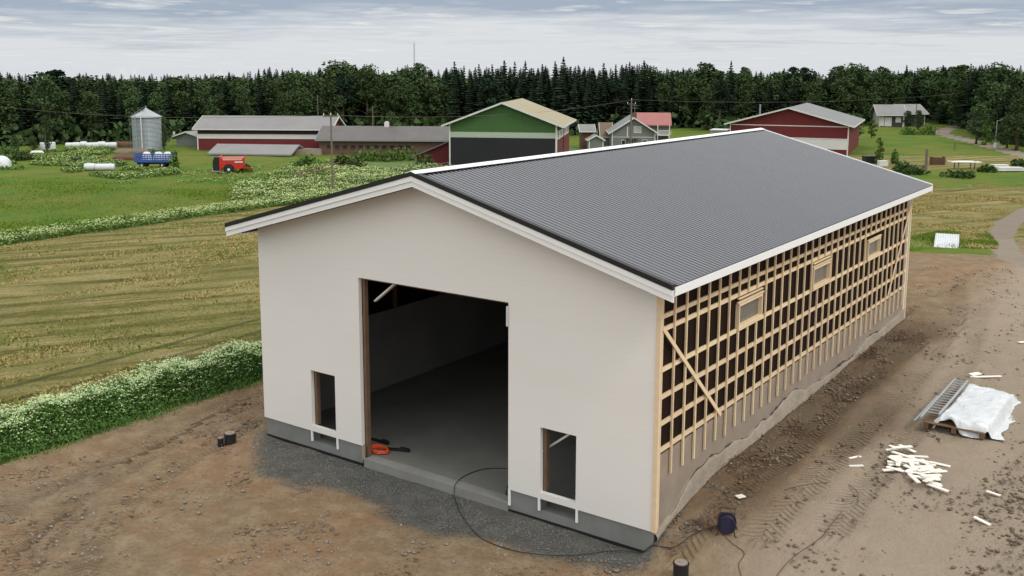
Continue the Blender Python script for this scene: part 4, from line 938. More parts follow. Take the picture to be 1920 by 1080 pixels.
def bale(px, py, r, L_, label, ax='x', group='white wrapped bales'):
    p = at(px, py, 0); o = MB().lathe([(.05,-L_/2),(r*.9,-L_/2),(r,-L_/2+.1),(r,L_/2-.1),(r*.9,L_/2),(.05,L_/2)], (0,0,r), 24, ax).build('wrapped_bale', BAG, None, True, loc=p, rz=rad(YAW)+.1)
    return tag(o, label, 'bale', group)
def bale_up(px, py, r, h, label):
    p = at(px, py, 0); o = MB().lathe([(r*.93,-.05),(r,.1),(r,h-.12),(r*.9,h),(.05,h+.03)], n=24).build('wrapped_bale', BAG, None, True, loc=p)
    return tag(o, label, 'bale', 'white wrapped bales')
bale_up(83, 281, .52, 1.0, 'white upright bale by the forest edge, left of a pair'); bale_up(97, 281, .52, 1.05, 'white upright bale by the forest edge, right of a pair')
bale(169, 320, .40, 1.05, 'short white wrapped bale lying in the weeds left of a longer one')
bale(197, 320, .38, 2.0, 'long white wrapped bale lying in the weeds left of the blue trailer')
bale(187, 320, .36, .9, 'white wrapped bale lying at the left end of the long white one')
for k, x_ in enumerate((130, 143, 157, 169, 180, 191, 203, 212)):
    bale(x_, 277+.4*math.sin(k*2), .36+.07*((k*7) % 3)/2, .85+.12*(k % 2), 'white bale in the long row along the forest edge left of the silo', group='row of white bales along the forest')
blob('tarp_heap', -4, 312, 1.6, 1.2, 1.15, BAG, 'white plastic heap at the far left edge of the meadow', 'plastic heap', 5)
blob('wood_pile', 237, 299, 1.9, 1.1, .55, RUST, 'low brown heap of old boards in the weeds left of the blue trailer', 'wood heap', 6, lump=.2)
blob('wood_pile', 228, 276, 1.6, .9, .75, RUST, 'dark brown scrap heap beside the silo base on its left', 'wood heap', 7, lump=.2)
blob('earth_mound', 250, 287, 2.6, 1.6, .55, CLOD, 'bare earth mound between the silo and the blue trailer', 'mound', 8)
for k, (px, py, s_, m_, lb) in enumerate(((58, 297, .9, RUST, 'rusty junk in the weeds near the left edge, the farther piece'), (98, 307, .55, RUST, 'rusty drum-like junk in the weeds left of the dark green box'), (70, 290, .8, BAG, 'pale crumpled junk in the weeds near the left edge'),
        (84, 309, .5, CLOD, 'brown lump of junk in the weeds at the meadow edge'), (117, 309, .4, BAG, 'small pale bundle in the weeds left of the dark green box'))):
    blob('scrap_heap', px, py, s_, s_*.7, s_*.6, m_, lb, 'junk', 30+k, lump=.25)
p = at(144, 307, 0); tag(MB().box(-.42,.42,-.4,.4,-.05,.62).box(-.45,.45,-.43,.43,.621,.67).build('plastic_bin', mat('dark_green_plastic', (.018,.035,.012), .6), None, loc=p, rz=rad(YAW), bevel=.03), 'dark green square bin in the weeds left of the two white bales', 'bin')
p = at(180, 306, 0); mb = MB()
for k in range(5): mb.bar((-1.0+k*.1, k*.12-.2, .2+.05*k), (1.2, k*.14-.2, .75+.04*k), .09, .05)
tag(mb.build('board_stack', TIMBER_OLD, None, loc=p, rz=rad(YAW)), 'pale boards leaning in the weeds right of the dark green bin', 'boards')
# right: post, crate, rack of boards, pale stacks, bin
p = at(1736, 318, 0); h = top_z(p, 279); tag(MB().tube((0,0,-.2), (0,0,h), .17, .14, 8).build('wooden_post', POLE_WOOD, None, loc=p), 'thick dark post in the grass beside a red crate right of the barn roof', 'post')
p = at(1757, 309, 0); cr = empty('red_crate', p, rad(YAW), 'rusty red crate on the grass beside the thick dark post', 'crate')
mb = MB()
for k in range(4): mb.box(-.75,.75,-.42,-.39,.05+k*.2,.21+k*.2); mb.box(-.75,.75,.39,.42,.05+k*.2,.21+k*.2)
mb.build('side_boards', RUST, cr)
for x_ in (-.75, .69): MB().box(x_, x_+.06, -.385, .385, .05, .95).build('end_board', RUST, cr)
MB().box(-.70,.70,-.38,.38,.04,.55).build('crate_load', CLOD, cr)
p = at(1808, 317, 0); rk = empty('trestle_rack', p, rad(YAW), 'pale boards laid out on a dark trestle in the grass on the right', 'rack')
for x_ in (-.9, .9):
    for y_ in (-.5, .5): MB().box(x_-.05, x_+.05, y_-.05, y_+.05, -.1, .72).build('leg', POLE_WOOD, rk)
MB().box(-1.0,1.0,-.56,-.44,.721,.8).box(-1.0,1.0,.44,.56,.721,.8).build('beam', POLE_WOOD, rk)
for k in range(7): tag(MB().box(-1.5,1.5,-.10,.10,-.03,.03).build('board', TIMBER_PALE, rk, loc=(.15*((k*5) % 3-1), -.75+k*.25, .835+.0*k), rz=.06*((k*7) % 5-2)))
for k, (px, py, L_, lb) in enumerate(((1874, 316, 2.2, 'pale flat plank stack at the right edge of the grass, the left one'), (1893, 321, 3.2, 'low pale plank stack at the right edge of the grass, the right one'))):
    p = at(px, py, 0); st = empty('plank_stack', p, rad(YAW)+.1, lb, 'plank stack', 'plank stacks at the right')
    for j in range(3): MB().box(-L_/2+.1*j, L_/2-.12*j, -.5+.1*j, .5-.05*j, .06+j*.14, .17+j*.14).build('plank_layer', WHITE_FAR, st, bevel=.02)
    for x_ in (-L_/3, L_/3): MB().box(x_-.05, x_+.05, -.5, .5, -.02, .058).build('bearer', POLE_WOOD, st)
p = at(1631, 306, 0); tag(MB().box(-.8,.8,-.5,.5,-.1,.8).box(-.85,.85,-.55,.55,.801,.88).build('water_trough', BLACK_PLASTIC, None, loc=p, rz=rad(YAW), bevel=.03), 'black bin in the grass behind the right slope of the barn roof', 'bin')
p = at(1655, 311, 0); tag(MB().box(-.5,.5,-.4,.4,-.1,.55).box(-.53,.53,-.43,.43,.551,.6).build('white_box', WHITE_FAR, None, loc=p, rz=rad(YAW), bevel=.03), 'white box peeking over the right slope of the barn roof', 'box')
p = at(1790, 282, 0); tag(MB().tube((0,0,-.2), (0,0,1.1), .09, n=8).lathe([(.09,1.1),(.12,1.12),(.05,1.2)], n=8).build('road_post', POLE_WOOD, None, loc=p), 'short dark post beside the far gravel road', 'post')
# garden fence behind the ridge
fp = [(560,366),(596,352),(643,340),(690,344),(740,338),(790,330),(838,322)]; fn = empty('garden_fence', at(690, 340, 0), 0, 'thin wire garden fence on leaning posts in the white flowers', 'fence'); o0 = at(690, 340, 0); tops = []
for (px, py) in [(558,372),(590,356),(617,366),(660,356),(695,345),(735,340),(770,335),(800,331),(822,330),(840,327)]:
    q = at(px, py, 0)-o0; MB().tube(q+Vector((0,0,-.2)), q+Vector((.02,0,1.35)), .05, .04, 6).build('fence_post', POLE_WOOD, fn); tops.append(q)
mb = MB()
for z_ in (.5, .9, 1.25):
    for q0, q1 in zip(tops[3:-1], tops[4:]): mb.tube(q0+Vector((0,0,z_)), q1+Vector((0,0,z_)), .012, n=4)
mb.build('fence_wire', STEEL_GREY, fn)
for k, (a_, b_) in enumerate((((555, 341), (662, 313)), ((548, 337), (655, 309)))):
    q0, q1 = at(*a_, 0), at(*b_, 0); mb = MB(); nn_ = 14
    mb.tube(q0+Vector((0,0,.55)), q1+Vector((0,0,.55)), .06, n=5)
    for j in range(nn_+1):
        q = q0.lerp(q1, j/nn_); mb.tube(q+Vector((0,0,-.1)), q+Vector((0,0,.55)), .035, n=4)
    tag(mb.build('rail_fence', TIMBER_OLD, None), ('nearer pale rail fence slanting through the garden behind the new barn', 'farther pale rail fence slanting through the garden behind the new barn')[k], 'fence')

# ------------------------------------------------------------------ vegetation meshes
def rand_quads(P, size, r_, flat=0.0):
    """one leaf-clump quad at every point of P, randomly turned"""
    n = len(P); a = r_.normal(size=(n,3)); a[:,2] *= (1-flat); a /= np.linalg.norm(a, axis=1, keepdims=True)+1e-9
    b = r_.normal(size=(n,3)); b -= a*(a*b).sum(1, keepdims=True); b /= np.linalg.norm(b, axis=1, keepdims=True)+1e-9
    s_ = (size*(0.6+0.8*r_.random(n)))[:,None] if np.ndim(size) else size*(0.6+0.8*r_.random(n))[:,None]
    V_ = np.stack([P-a*s_-b*s_*.6, P+a*s_-b*s_*.6, P+a*s_*.7+b*s_*.7, P-a*s_*.8+b*s_*.6], 1).reshape(-1,3)
    F_ = np.arange(4*n).reshape(n,4); return V_, F_
def spruce_arrays(seed, slim=1.0, h=1.0):
    """unit-height spruce: whorls of drooping boughs"""
    r_ = np.random.default_rng(seed); Vs, Fs, o = [], [], 0; lv = 26
    for i in range(lv):
        t = i/(lv-1); z = 0.10+0.88*t; R = (0.165*(1-t)**0.85+0.008)*slim*(0.8+0.4*r_.random()); nb = int(13-7*t)
        for k in range(nb):
            a = 2*math.pi*(k+r_.random()*.8)/nb; L = R*(0.65+0.6*r_.random()); dr = 0.035+0.03*r_.random(); wd = L*.30+.004
            c, s_ = math.cos(a), math.sin(a); px, py = -s_, c
            p0 = np.array([0,0,z]); p1 = np.array([c*L*.55, s_*L*.55, z-dr*.25*(1-t)]); p2 = np.array([c*L, s_*L, z-dr*(1-t)+.004])
            w1 = wd*np.array([px,py,0]); q = np.array([0,0,-.022*(1-.5*t)])
            Vs += [p0+w1*.2, p1+w1+q, p2+w1*.25, p2-w1*.25, p1-w1+q*1.3, p0-w1*.2, p1+np.array([0,0,.006])]
            Fs += [(o,o+1,o+6,o+5), (o+1,o+2,o+3,o+6), (o+6,o+3,o+4,o+4), (o+5,o+6,o+4,o+4)]; o += 7
    for i in range(260):
        t = r_.random()**.8; z = .10+.89*t; R = .5*(0.165*(1-t)**.85+.010)*slim; a = r_.random()*6.28; q = np.array([R*math.cos(a)*r_.random(), R*math.sin(a)*r_.random(), z]); w_ = (.006+.020*(1-t))*(.6+.8*r_.random()); b_ = r_.random()*6.28; u = np.array([math.cos(b_)*w_, math.sin(b_)*w_, -w_*.5]); v = np.array([0,0,w_*.9])
        Vs += [q-u-v*.4, q+u-v, q+u*.4+v, q-u*.5+v*.8]; Fs.append((o,o+1,o+2,o+3)); o += 4
    Vs += [np.array([.006,0,.97]), np.array([-.006,0,.97]), np.array([0,0,1.0]), np.array([0,.004,.95])]; Fs.append((o,o+1,o+2,o+3))
    return np.array(Vs), np.array(Fs)
def broad_arrays(seed, n=900, r0=.27, low=.22, leaf=.022, ncl=15, airy=0.0):
    """unit-height broad-leaved crown: clumps of leaf quads with gaps between them"""
    r_ = np.random.default_rng(seed); P = []
    for k in range(ncl):
        t = (k+r_.random())/ncl; z = low+(0.93-low)*t; R = r0*math.sin(math.pi*min(1, .18+.78*t))**.8*.75; a = r_.random()*6.28*3
        c = np.array([R*math.cos(a)*r_.uniform(.3,1), R*math.sin(a)*r_.uniform(.3,1), z]); cr = r_.uniform(.05,.11)*(1-airy*.3)
        m_ = n//ncl; d = r_.normal(size=(m_,3)); d /= np.linalg.norm(d,axis=1,keepdims=True); rr = cr*(.55+.5*r_.random(m_))[:,None]
        P.append(c+d*rr*np.array([1.15,1.15,.85]))
    P = np.concatenate(P); return rand_quads(P, leaf, r_)
def trunk_mesh(name, m, h=1.0, r=.018, top=.9, seed=0, limbs=6):
    r_ = random.Random(seed); mb = MB(); pts = [(r_.uniform(-.006,.006)*(z>0), r_.uniform(-.006,.006)*(z>0), z*top*h-.02*(z==0)) for z in (0,.12,.3,.5,.7,.85,1)]
    mb.path(pts, [r*1.3, r*1.0, r*.85, r*.65, r*.45, r*.28, r*.1], 7)
    for k in range(limbs):
        z = r_.uniform(.28,.75); a = r_.uniform(0,6.28); L = r_.uniform(.08,.17); mb.tube((0,0,z), (L*math.cos(a), L*math.sin(a), z+L*.7), r*.35, r*.1, 5, False)
    o = mb.build(name, m, None, True); me = o.data; bpy.data.objects.remove(o); return me
SPR = [np_mesh('crown', *spruce_arrays(s_, sl_2), SPRUCE) for s_, sl_2 in ((1,1.0),(2,.85),(3,1.2),(4,1.05))]
BRO = [np_mesh('crown', *broad_arrays(s_, 2300, r0_, lo, .0145, nc), LEAF) for s_, r0_, lo, nc in ((11,.24,.15,26),(12,.29,.12,30),(13,.21,.2,24),(14,.26,.1,28))]
PIN = [np_mesh('crown', *broad_arrays(s_, 1000, .17, .48, .016, 10), SPRUCE) for s_ in (21,22)]
BRB = [np_mesh('crown', *broad_arrays(s_, 900, .33, .08, .024, 15), LEAF_BRIGHT) for s_ in (31,32)]
T_SPR = trunk_mesh('trunk', BARK, seed=1, limbs=0); T_BRO = trunk_mesh('trunk', BARK, seed=2, top=.8); T_PIN = trunk_mesh('trunk', BARK, seed=3, top=.85, limbs=4); T_BIR = trunk_mesh('trunk', BARK_PALE, r=.013, seed=4, top=.9)
KIND = {'spruce': ('spruce_tree', SPR, T_SPR, 'spruce'), 'broad': ('broadleaf_tree', BRO, T_BRO, 'tree'), 'pine': ('pine_tree', PIN, T_PIN, 'pine'), 'birch': ('birch_tree', BRO, T_BIR, 'birch'), 'light': ('broadleaf_tree', BRB, T_BRO, 'tree')}
def tree(kind, p, h, label, group=None, wide=1.0, var=None, rz=None):
    nm, crowns, tm, cat = KIND[kind]
    r = empty(nm, p, random.uniform(0, 6.28) if rz is None else rz, label, cat, group); r.scale = (h*wide, h*wide, h)
    link(tm, 'trunk', r); link(crowns[random.randrange(len(crowns)) if var is None else var], 'crown', r); return r
# skyline of the photograph: (column, top row); the forest's near edge distance by column
SKY = [(-40,140),(0,140),(30,133),(90,139),(130,130),(155,136),(240,138),(330,138),(420,137),(500,130),(540,127),(620,127),(640,117),(690,120),(725,131),(780,120),(800,127),(830,131),(855,122),(880,127),(945,122),(1000,125),(1050,119),(1075,124),(1120,127),(1170,120),(1210,119),(1225,129),(1300,123),(1335,127),(1400,133),(1480,126),(1520,136),(1580,121),(1650,130),(1700,125),(1780,119),(1850,122),(1960,126)]
FD = [(-80,158),(200,160),(380,168),(700,172),(850,165),(1090,168),(1130,186),(1300,192),(1340,178),(1600,214),(1640,228),(1740,232),(1790,205),(1830,178),(1900,163),(2000,156)]
itp = lambda T, x: float(np.interp(x, [q[0] for q in T], [q[1] for q in T]))
def at_dist(px, dist):
    d = FW + RT2*(px-960)/FPX - UP2*(540-540-PY)/FPX; d = np.array([d[0], d[1]]); d /= np.linalg.norm(d)
    return Vector((CAM[0]+d[0]*dist, CAM[1]+d[1]*dist, 0))
def behind(px):
    for x1, s_ in ((120,'far left behind the upright bales'),(245,'behind the row of white bales'),(330,'right behind the grain silo'),(480,'behind the left half of the long red barn'),(640,'behind the right half of the long red barn'),(840,'behind the long brown building'),(960,'behind the left slope of the green barn'),(1100,'behind the beige roof of the green barn'),(1260,'behind the grey and red roofed houses'),(1370,'between houses and wide red barn'),(1480,'behind the left slope of the wide red barn'),(1610,'behind the right slope of the wide red barn'),(1740,'behind the distant house'),(1810,'above the bend of the far gravel road')):
        if px < x1: return s_
    return 'at the right edge, beyond the street lamp'
def darkzone(px):   # what grows where
    if 835 < px < 1215: return ('spruce',)*9+('pine',)*2
    if px < 420: return ('spruce',)*3+('broad',)*5+('pine',)*2
    if px < 835: return ('spruce',)*4+('broad',)*4+('pine','birch')
    if px < 1340: return ('broad',)*6+('spruce',)*3+('pine',)
    if px < 1660: return ('broad',)*4+('spruce',)*3+('pine',)*4
    return ('broad',)*5+('spruce',)*4+('pine','birch')
ADJ = {'spruce': 'dark narrow spruce', 'broad': 'rounded broadleaf tree', 'pine': 'bare-stemmed dark pine', 'birch': 'pale-stemmed birch'}
rr_ = random.Random(5); random.seed(99)
# first row: individual trees at the forest edge
px = -60.0
while px < 1985:
    kind = rr_.choice(darkzone(px)); dist = itp(FD, px)+rr_.uniform(0, 6); p = at_dist(px, dist)
    h = max(3.5, top_z(p, itp(SKY, px))*rr_.uniform(.62, .97)); wd = {'spruce': 1.35, 'broad': 1.25, 'pine': 1.3, 'birch': 1.0}[kind]*rr_.uniform(.85, 1.2)
    tree(kind, p, h, f'{ADJ[kind]} at the edge {behind(px)}', f'{kind} trees in the forest edge {behind(px)}', wd)
    px += rr_.uniform(15, 26)*150/dist*1.25
# named trees that break the skyline
for (px, ty, kind, ext, wd, lb) in ((30,131,'spruce',12,1.2,'spruce tip breaking the skyline at the far left'),(130,127,'pine',14,1.7,'bushy pine top breaking the skyline left of the silo'),(500,127,'spruce',14,1.0,'narrow spruce breaking the skyline above the long red barn'),(520,124,'spruce',16,1.1,'spruce pair member breaking the skyline above the long red barn, the taller'),
        (650,112,'broad',14,1.55,'broad dark round tree standing above the skyline left of the radio mast'),(700,119,'broad',14,.9,'smaller round tree just right of the broad dark skyline tree'),(789,113,'birch',18,.9,'thin airy tree top beside the radio mast'),(855,114,'spruce',8,1.15,'tall black spruce standing alone on the skyline left of the green barn ridge'),
        (872,122,'spruce',14,.9,'lower spruce just right of the tall black skyline spruce'),(899,119,'spruce',10,1.0,'spruce on the skyline above the left slope of the green barn'),(923,119,'spruce',13,.9,'slim spruce on the skyline left of the green barn ridge'),(945,112,'spruce',9,1.25,'tall spruce on the skyline straight above the green barn ridge'),
        (964,114,'spruce',14,.95,'slim spruce on the skyline right of the green barn ridge'),(983,113,'spruce',10,1.4,'broad spruce on the skyline above the beige roof'),(1014,119,'spruce',15,1.2,'rounded spruce on the skyline over the right end of the beige roof'),(1037,114,'spruce',12,1.0,'spruce touching the tallest skyline spruce on its left'),
        (1052,105,'spruce',8,1.45,'tallest spruce of the whole skyline, right of the beige roof'),(1079,121,'spruce',12,1.0,'short spruce just right of the tallest skyline spruce'),(1100,124,'spruce',16,.9,'small spruce tip between the tallest spruce and the dark tall group'),(1125,117,'spruce',14,1.3,'spruce at the left end of the dark tall group above the grey house'),(1147,119,'spruce',14,1.1,'spruce inside the dark tall group above the grey house'),
        (1172,115,'spruce',12,1.3,'spruce near the right end of the dark tall group above the houses'),(1198,112,'spruce',10,1.3,'last and highest spruce of the dark tall group above the houses'),(1310,114,'broad',14,1.3,'bushy green tree rising above the skyline left of the lone spruce'),(1356,112,'spruce',14,1.1,'lone small spruce on the skyline left of the wide red barn ridge'),
        (1378,121,'broad',18,.8,'small round tree just right of the lone skyline spruce'),(1468,122,'pine',16,1.1,'ragged pine on the skyline above the wide red barn, left one'),(1488,123,'pine',17,1.1,'ragged pine on the skyline above the wide red barn, right one'),(1555,119,'broad',12,1.2,'grey green tree on the skyline above the right slope of the wide red barn'),(1583,117,'broad',10,1.45,'big dark round tree on the skyline right of the wide red barn'),
        (1628,122,'broad',14,1.1,'round dark tree on the skyline left of the distant house'),(1674,121,'spruce',16,1.3,'spruce on the skyline above the distant house'),(1780,117,'broad',12,1.4,'round tree on the skyline above the far road bend'),(1838,116,'broad',14,1.2,'tree top on the skyline left of the street lamp')):
    dist = itp(FD, px)+ext*.6+3; p = at_dist(px, dist); h = top_z(p, ty); tree(kind, p, h, lb, None, wd*1.12)
# the mass behind: one wood
def scatter_wood(name, spots, bank, mt):
    Vs, Fs, o = [], [], 0
    r_ = np.random.default_rng(77)
    for (p, h, wd) in spots:
        V_, F_ = bank[r_.integers(len(bank))]; a = r_.random()*6.28; c, s_ = math.cos(a), math.sin(a)
        X = V_@np.array([[c,s_,0],[-s_,c,0],[0,0,1]])*np.array([h*wd,h*wd,h])+np.array(p); Vs.append(X); Fs.append(F_+o); o += len(V_)
    return link(np_mesh(name, np.concatenate(Vs), np.concatenate(Fs), mt), name)
SPA = [spruce_arrays(s_, 1.1) for s_ in (41,42,43)]; BRA = [broad_arrays(s_, 1100, .26, .1, .019, 22) for s_ in (44,45,46)]
sp1, sp2 = [], []
for row in range(5):
    px = -70.0
    while px < 1990:
        dist = itp(FD, px)+5+row*6.5+rr_.uniform(0, 5); p = at_dist(px, dist); k = rr_.choice(darkzone(px)); j = rr_.uniform(.86, 1.0) if row else rr_.uniform(.74, .96)
        h = max(4, top_z(p, itp(SKY, px)+1.5)*j); (sp1 if k in ('spruce', 'pine') else sp2).append((p, h, rr_.uniform(1.1, 1.5)))
        px += rr_.uniform(20, 34)*150/dist
tag(scatter_wood('conifer_wood', sp1, SPA, SPRUCE), 'dark conifers massed behind the forest edge', 'wood', kind='stuff')
tag(scatter_wood('broadleaf_wood', sp2, BRA, LEAF), 'deep green broadleaf trees massed behind the forest edge', 'wood', kind='stuff')
# far hills of forest on the horizon, beyond the wood
sp3 = []
for k in range(420):
    px = rr_.uniform(-150, 2070); dist = rr_.uniform(240, 480); p = at_dist(px, dist); sp3.append((p, max(4, top_z(p, itp(SKY, px)+rr_.uniform(-2.5, 6))-float(gz(p.x, p.y))), 1.7)); p.z = float(gz(p.x, p.y))-.2
tag(scatter_wood('conifer_wood', sp3, SPA, SPRUCE), 'far treetops along the horizon', 'wood', kind='stuff')
# forest floor undergrowth that closes the view between trunks
Pn = []
r_ = np.random.default_rng(8)
for k in range(5200):
    px = r_.uniform(-80, 2000); dist = itp(FD, px)-2+r_.random()**1.3*16; p = at_dist(px, dist); Pn.append((p.x, p.y, .1+2.6*r_.random()**1.5))
V_, F_ = rand_quads(np.array(Pn), .48, r_); tag(link(np_mesh('undergrowth', V_, F_, LEAF), 'undergrowth'), 'shaded undergrowth along the forest edge', 'undergrowth', kind='stuff')
# single trees and shrubs by the farm
for (px, py, ty, kind, wd, lb) in ((87,285,216,'birch',.75,'thin pale birch standing by the white upright bales'),(308,280,232,'broad',1.0,'dark bush-like tree right behind the silo'),(1648,308,256,'light',.8,'young bright tree with a pale stem in the green field on the right'),
        (1608,262,211,'broad',1.3,'dark bushy tree at the right end of the wide red barn'),(1634,258,222,'light',1.2,'smaller green tree between the wide red barn and the distant house'),(1700,241,206,'broad',1.5,'dense bush hiding the middle of the distant house'),(1722,243,205,'broad',1.3,'round dark tree covering the wing of the distant house'),
        (1710,225,180,'birch',1.2,'grey green tree rising behind the distant house'),(1775,228,180,'broad',1.5,'dark round tree at the bend of the far gravel road'),(1795,236,205,'broad',1.6,'low bush tree beside the bend of the far gravel road'),(1830,270,190,'broad',1.3,'leafy tree at the forest edge left of the street lamp'),(1905,282,180,'broad',1.5,'large dark tree at the right edge behind the street lamp'),(1888,278,215,'broad',1.5,'lower dark tree just right of the street lamp'),
        (1848,272,228,'light',1.3,'low olive shrub tree left of the street lamp foot'),(735,285,208,'birch',.9,'pale thin tree behind the brown building roof vent'),(30,284,252,'broad',1.5,'dark shrub at the forest edge at the far left'),(62,283,255,'broad',1.6,'low dark shrub left of the upright bales')):
    p = at(px, py, 0); tree(kind, p, top_z(p, ty), lb, None, wd)
BUSHD = mat('bush_leaves', (0.065,0.105,0.032), 0.85, (0.04,0.07,0.022), 0.9, 0.9, objrand=0.4, spec=0.04)
def bush(px, py, w_, h, label, m=LEAF, n=420, seed=1, leaf=.13, group=None):
    r_ = np.random.default_rng(seed); p = at(px, py); d = r_.normal(size=(n,3)); d /= np.linalg.norm(d,axis=1,keepdims=True); d[:,2] = np.abs(d[:,2]); rr = (.45+.6*r_.random(n))[:,None]
    lob = 1+.25*np.sin(3*np.arctan2(d[:,1], d[:,0])+seed)[:,None]
    V_, F_ = rand_quads(d*rr*lob*np.array([w_/2, w_/2, h]), leaf, r_)
    return tag(link(np_mesh('bush', V_, F_, BUSHD if m is LEAF else m), 'bush', None, p), label, 'bush', group)
for k, (px, py, w_, h, lb, m_) in enumerate(((575,312,2.4,1.3,'green shrub left of the rail fences in the garden',LEAF_BRIGHT),(665,318,3.0,1.6,'dark green shrub by the foot of the slanting rail fences',LEAF),(690,300,4.0,1.3,'bright shrub under the left windows of the brown building',LEAF_BRIGHT),(725,302,4.0,1.5,'bright green shrub under the middle windows of the brown building',LEAF_BRIGHT),
        (760,300,3.5,1.4,'olive shrub under the right windows of the brown building',LEAF_BRIGHT),(795,318,2.6,1.5,'dark shrub in front of the lean-to',LEAF),(640,312,2.0,1.2,'dark shrub right beside the meadow power pole',LEAF),(1690,322,2.0,1.0,'dark low bush behind the right roof corner of the barn',LEAF),(1715,326,2.4,.8,'low dark bush left of the thick post',LEAF),(1850,322,1.8,.7,'low round bush between the trestle and the plank stacks',LEAF),
        (1678,307,.8,1.3,'small conical bush in the light grass behind the barn roof',LEAF_BRIGHT),(1800,332,3.4,.6,'flat dark bush below the trestle',LEAF),(1910,312,1.6,.8,'small bush at the right edge above the plank stacks',LEAF),(288,300,1.5,1.2,'weedy green bush in front of the silo base',LEAF_BRIGHT),(328,318,1.0,1.9,'tall weeds at the right end of the blue trailer',LEAF_BRIGHT),(1740,252,3.4,1.6,'yellow green bush by the distant house garden',LEAF_BRIGHT),(1705,252,2.6,1.1,'bright low bush in the distant house garden',LEAF_BRIGHT),
        (40,300,2.6,1.2,'grey green bush in the weeds at the far left',LEAF),(15,295,2.4,1.3,'leafy bush at the left frame edge',LEAF),(460,322,1.2,.7,'weeds at the right end of the red feed wagon',LEAF_BRIGHT))):
    bush(px, py, w_, h, lb, m_, seed=50+k)
# ------------------------------------------------------------------ flowers, grass, stubble, stones
def herb_strip(name, pts, label, h, leaf, flower, leafn=2, m=None):
    """pts: ground points (n,3) with a height factor; leaves fill up to it, white umbels lie on top"""
    r_ = np.random.default_rng(len(pts)); pts = np.asarray(pts); n = len(pts)
    z = pts[:,2]+h*pts[:,3]*(r_.random(n)**.75); P = np.stack([pts[:,0], pts[:,1], z], 1)
    V_, F_ = rand_quads(P, leaf, r_, .35)
    return link(np_mesh(name, V_, F_, HERB if name == 'cow_parsley' else HERB_FAR), name), P
def umbels(name, P, size):
    """flat flower heads, each a few small rosettes"""
    r_ = np.random.default_rng(len(P)+3); Q = np.repeat(P, 4, 0)+r_.normal(size=(len(P)*4,3))*np.array([size*1.2,size*1.2,size*.35])
    n = len(Q); a = r_.random(n)*6.28; u = np.stack([np.cos(a), np.sin(a), r_.normal(size=n)*.3], 1); v = np.stack([-np.sin(a), np.cos(a), r_.normal(size=n)*.3], 1); s_ = (size*(.35+.5*r_.random(n)))[:,None]
    V_ = np.stack([Q-u*s_, Q-v*s_, Q+u*s_, Q+v*s_], 1).reshape(-1,3); return link(np_mesh(name, V_, np.arange(4*n).reshape(n,4), UMBEL if name == 'flower_heads' else UMBEL_FAR), name)
r_ = np.random.default_rng(31)
n = 88000; yy = r_.uniform(-13, 26, n); tt = r_.random(n); edge_n = 0.7*(vnoise(yy, yy*0, .45, 12)-.5)*2+.5*(vnoise(yy, yy*0, 1.7, 34)-.5)*2
xx = -4.55+0.35*edge_n - tt*(2.5+.5*edge_n); prof_ = np.clip(np.minimum(tt*4.5, (1-tt)*2.6), 0.10, 1)*(.55+.45*vnoise(xx, yy, .8, 13)+.45*vnoise(xx, yy, 2.6, 33))
o1, P1 = herb_strip('cow_parsley', np.stack([xx, yy, gz(xx, yy), prof_], 1), '', .82, .034, None)
tag(o1, 'thick strip of tall white flowering weeds between the field and the dirt yard', 'flower strip', kind='stuff')
n = 27000; yy = r_.uniform(-13, 26, n); tt = .06+.94*r_.random(n)**.8; edge_n = 0.7*(vnoise(yy, yy*0, .45, 12)-.5)*2+.5*(vnoise(yy, yy*0, 1.7, 34)-.5)*2; xx = -4.55+.35*edge_n-tt*(2.5+.5*edge_n)
prof_ = np.clip(np.minimum(tt*4.5, (1-tt)*2.6), .15, 1)*(.55+.45*vnoise(xx, yy, .8, 13)+.45*vnoise(xx, yy, 2.6, 33)); keep = (vnoise(xx, yy, .9, 14)+.45*r_.random(n) > .45) & ((tt > .2) | (r_.random(n) < .5))
P = np.stack([xx, yy, gz(xx, yy)+.84*prof_*(.90+.24*r_.random(n)**2)], 1)[keep]
tag(umbels('flower_heads', P, .032), 'white flower heads on the tall weed strip', 'flowers', kind='stuff')
# far flower strip and flowery garden
n = 20000; yy = r_.uniform(2, 60, n); xx = -38.4-2.6*r_.random(n)+.5*(vnoise(yy, yy*0, .3, 15)-.5)
o2, _ = herb_strip('weeds', np.stack([xx, yy, gz(xx, yy), (.25+1.1*vnoise(xx, yy, .5, 16))], 1), '', .5, .07, None); tag(o2, 'flowering weed strip between the pasture and the mown field', 'weeds', kind='stuff')
n = 6000; yy = r_.uniform(2, 60, n); xx = -38.4-2.8*r_.random(n); tag(umbels('weed_flowers', np.stack([xx, yy, .25+.3*r_.random(n)], 1), .055), 'white flower heads on the far weed strip', 'flowers', kind='stuff')
# garden of weeds in front of the farm, by pixel area of the photograph turned to ground
def area(pxs, n, seed):
    r2_ = np.random.default_rng(seed); poly = np.array([tuple(at(*q, 0)[:2]) for q in pxs]); lo, hi = poly.min(0), poly.max(0); Q = r2_.uniform(lo, hi, (n*3, 2))
    k = inside(Q[:,0], Q[:,1], [tuple(q) for q in poly]); return Q[k][:n]
A1 = area([(435,380),(445,350),(520,325),(545,312),(640,305),(700,320),(850,318),(860,335),(770,345),(650,372),(540,385)], 30000, 1)
dens = .6*vnoise(A1[:,0], A1[:,1], .25, 17)+.4*vnoise(A1[:,0], A1[:,1], .8, 57)+.12*(r_.random(len(A1))-.5); A1 = A1[dens > .38]; dens = dens[dens > .38]
o3, P3 = herb_strip('garden_weeds', np.stack([A1[:,0], A1[:,1], 0*dens, .2+1.2*(dens-.3)], 1), '', .9, .085, None); tag(o3, 'rank flowering weeds in the garden before the brown building', 'weeds', kind='stuff')
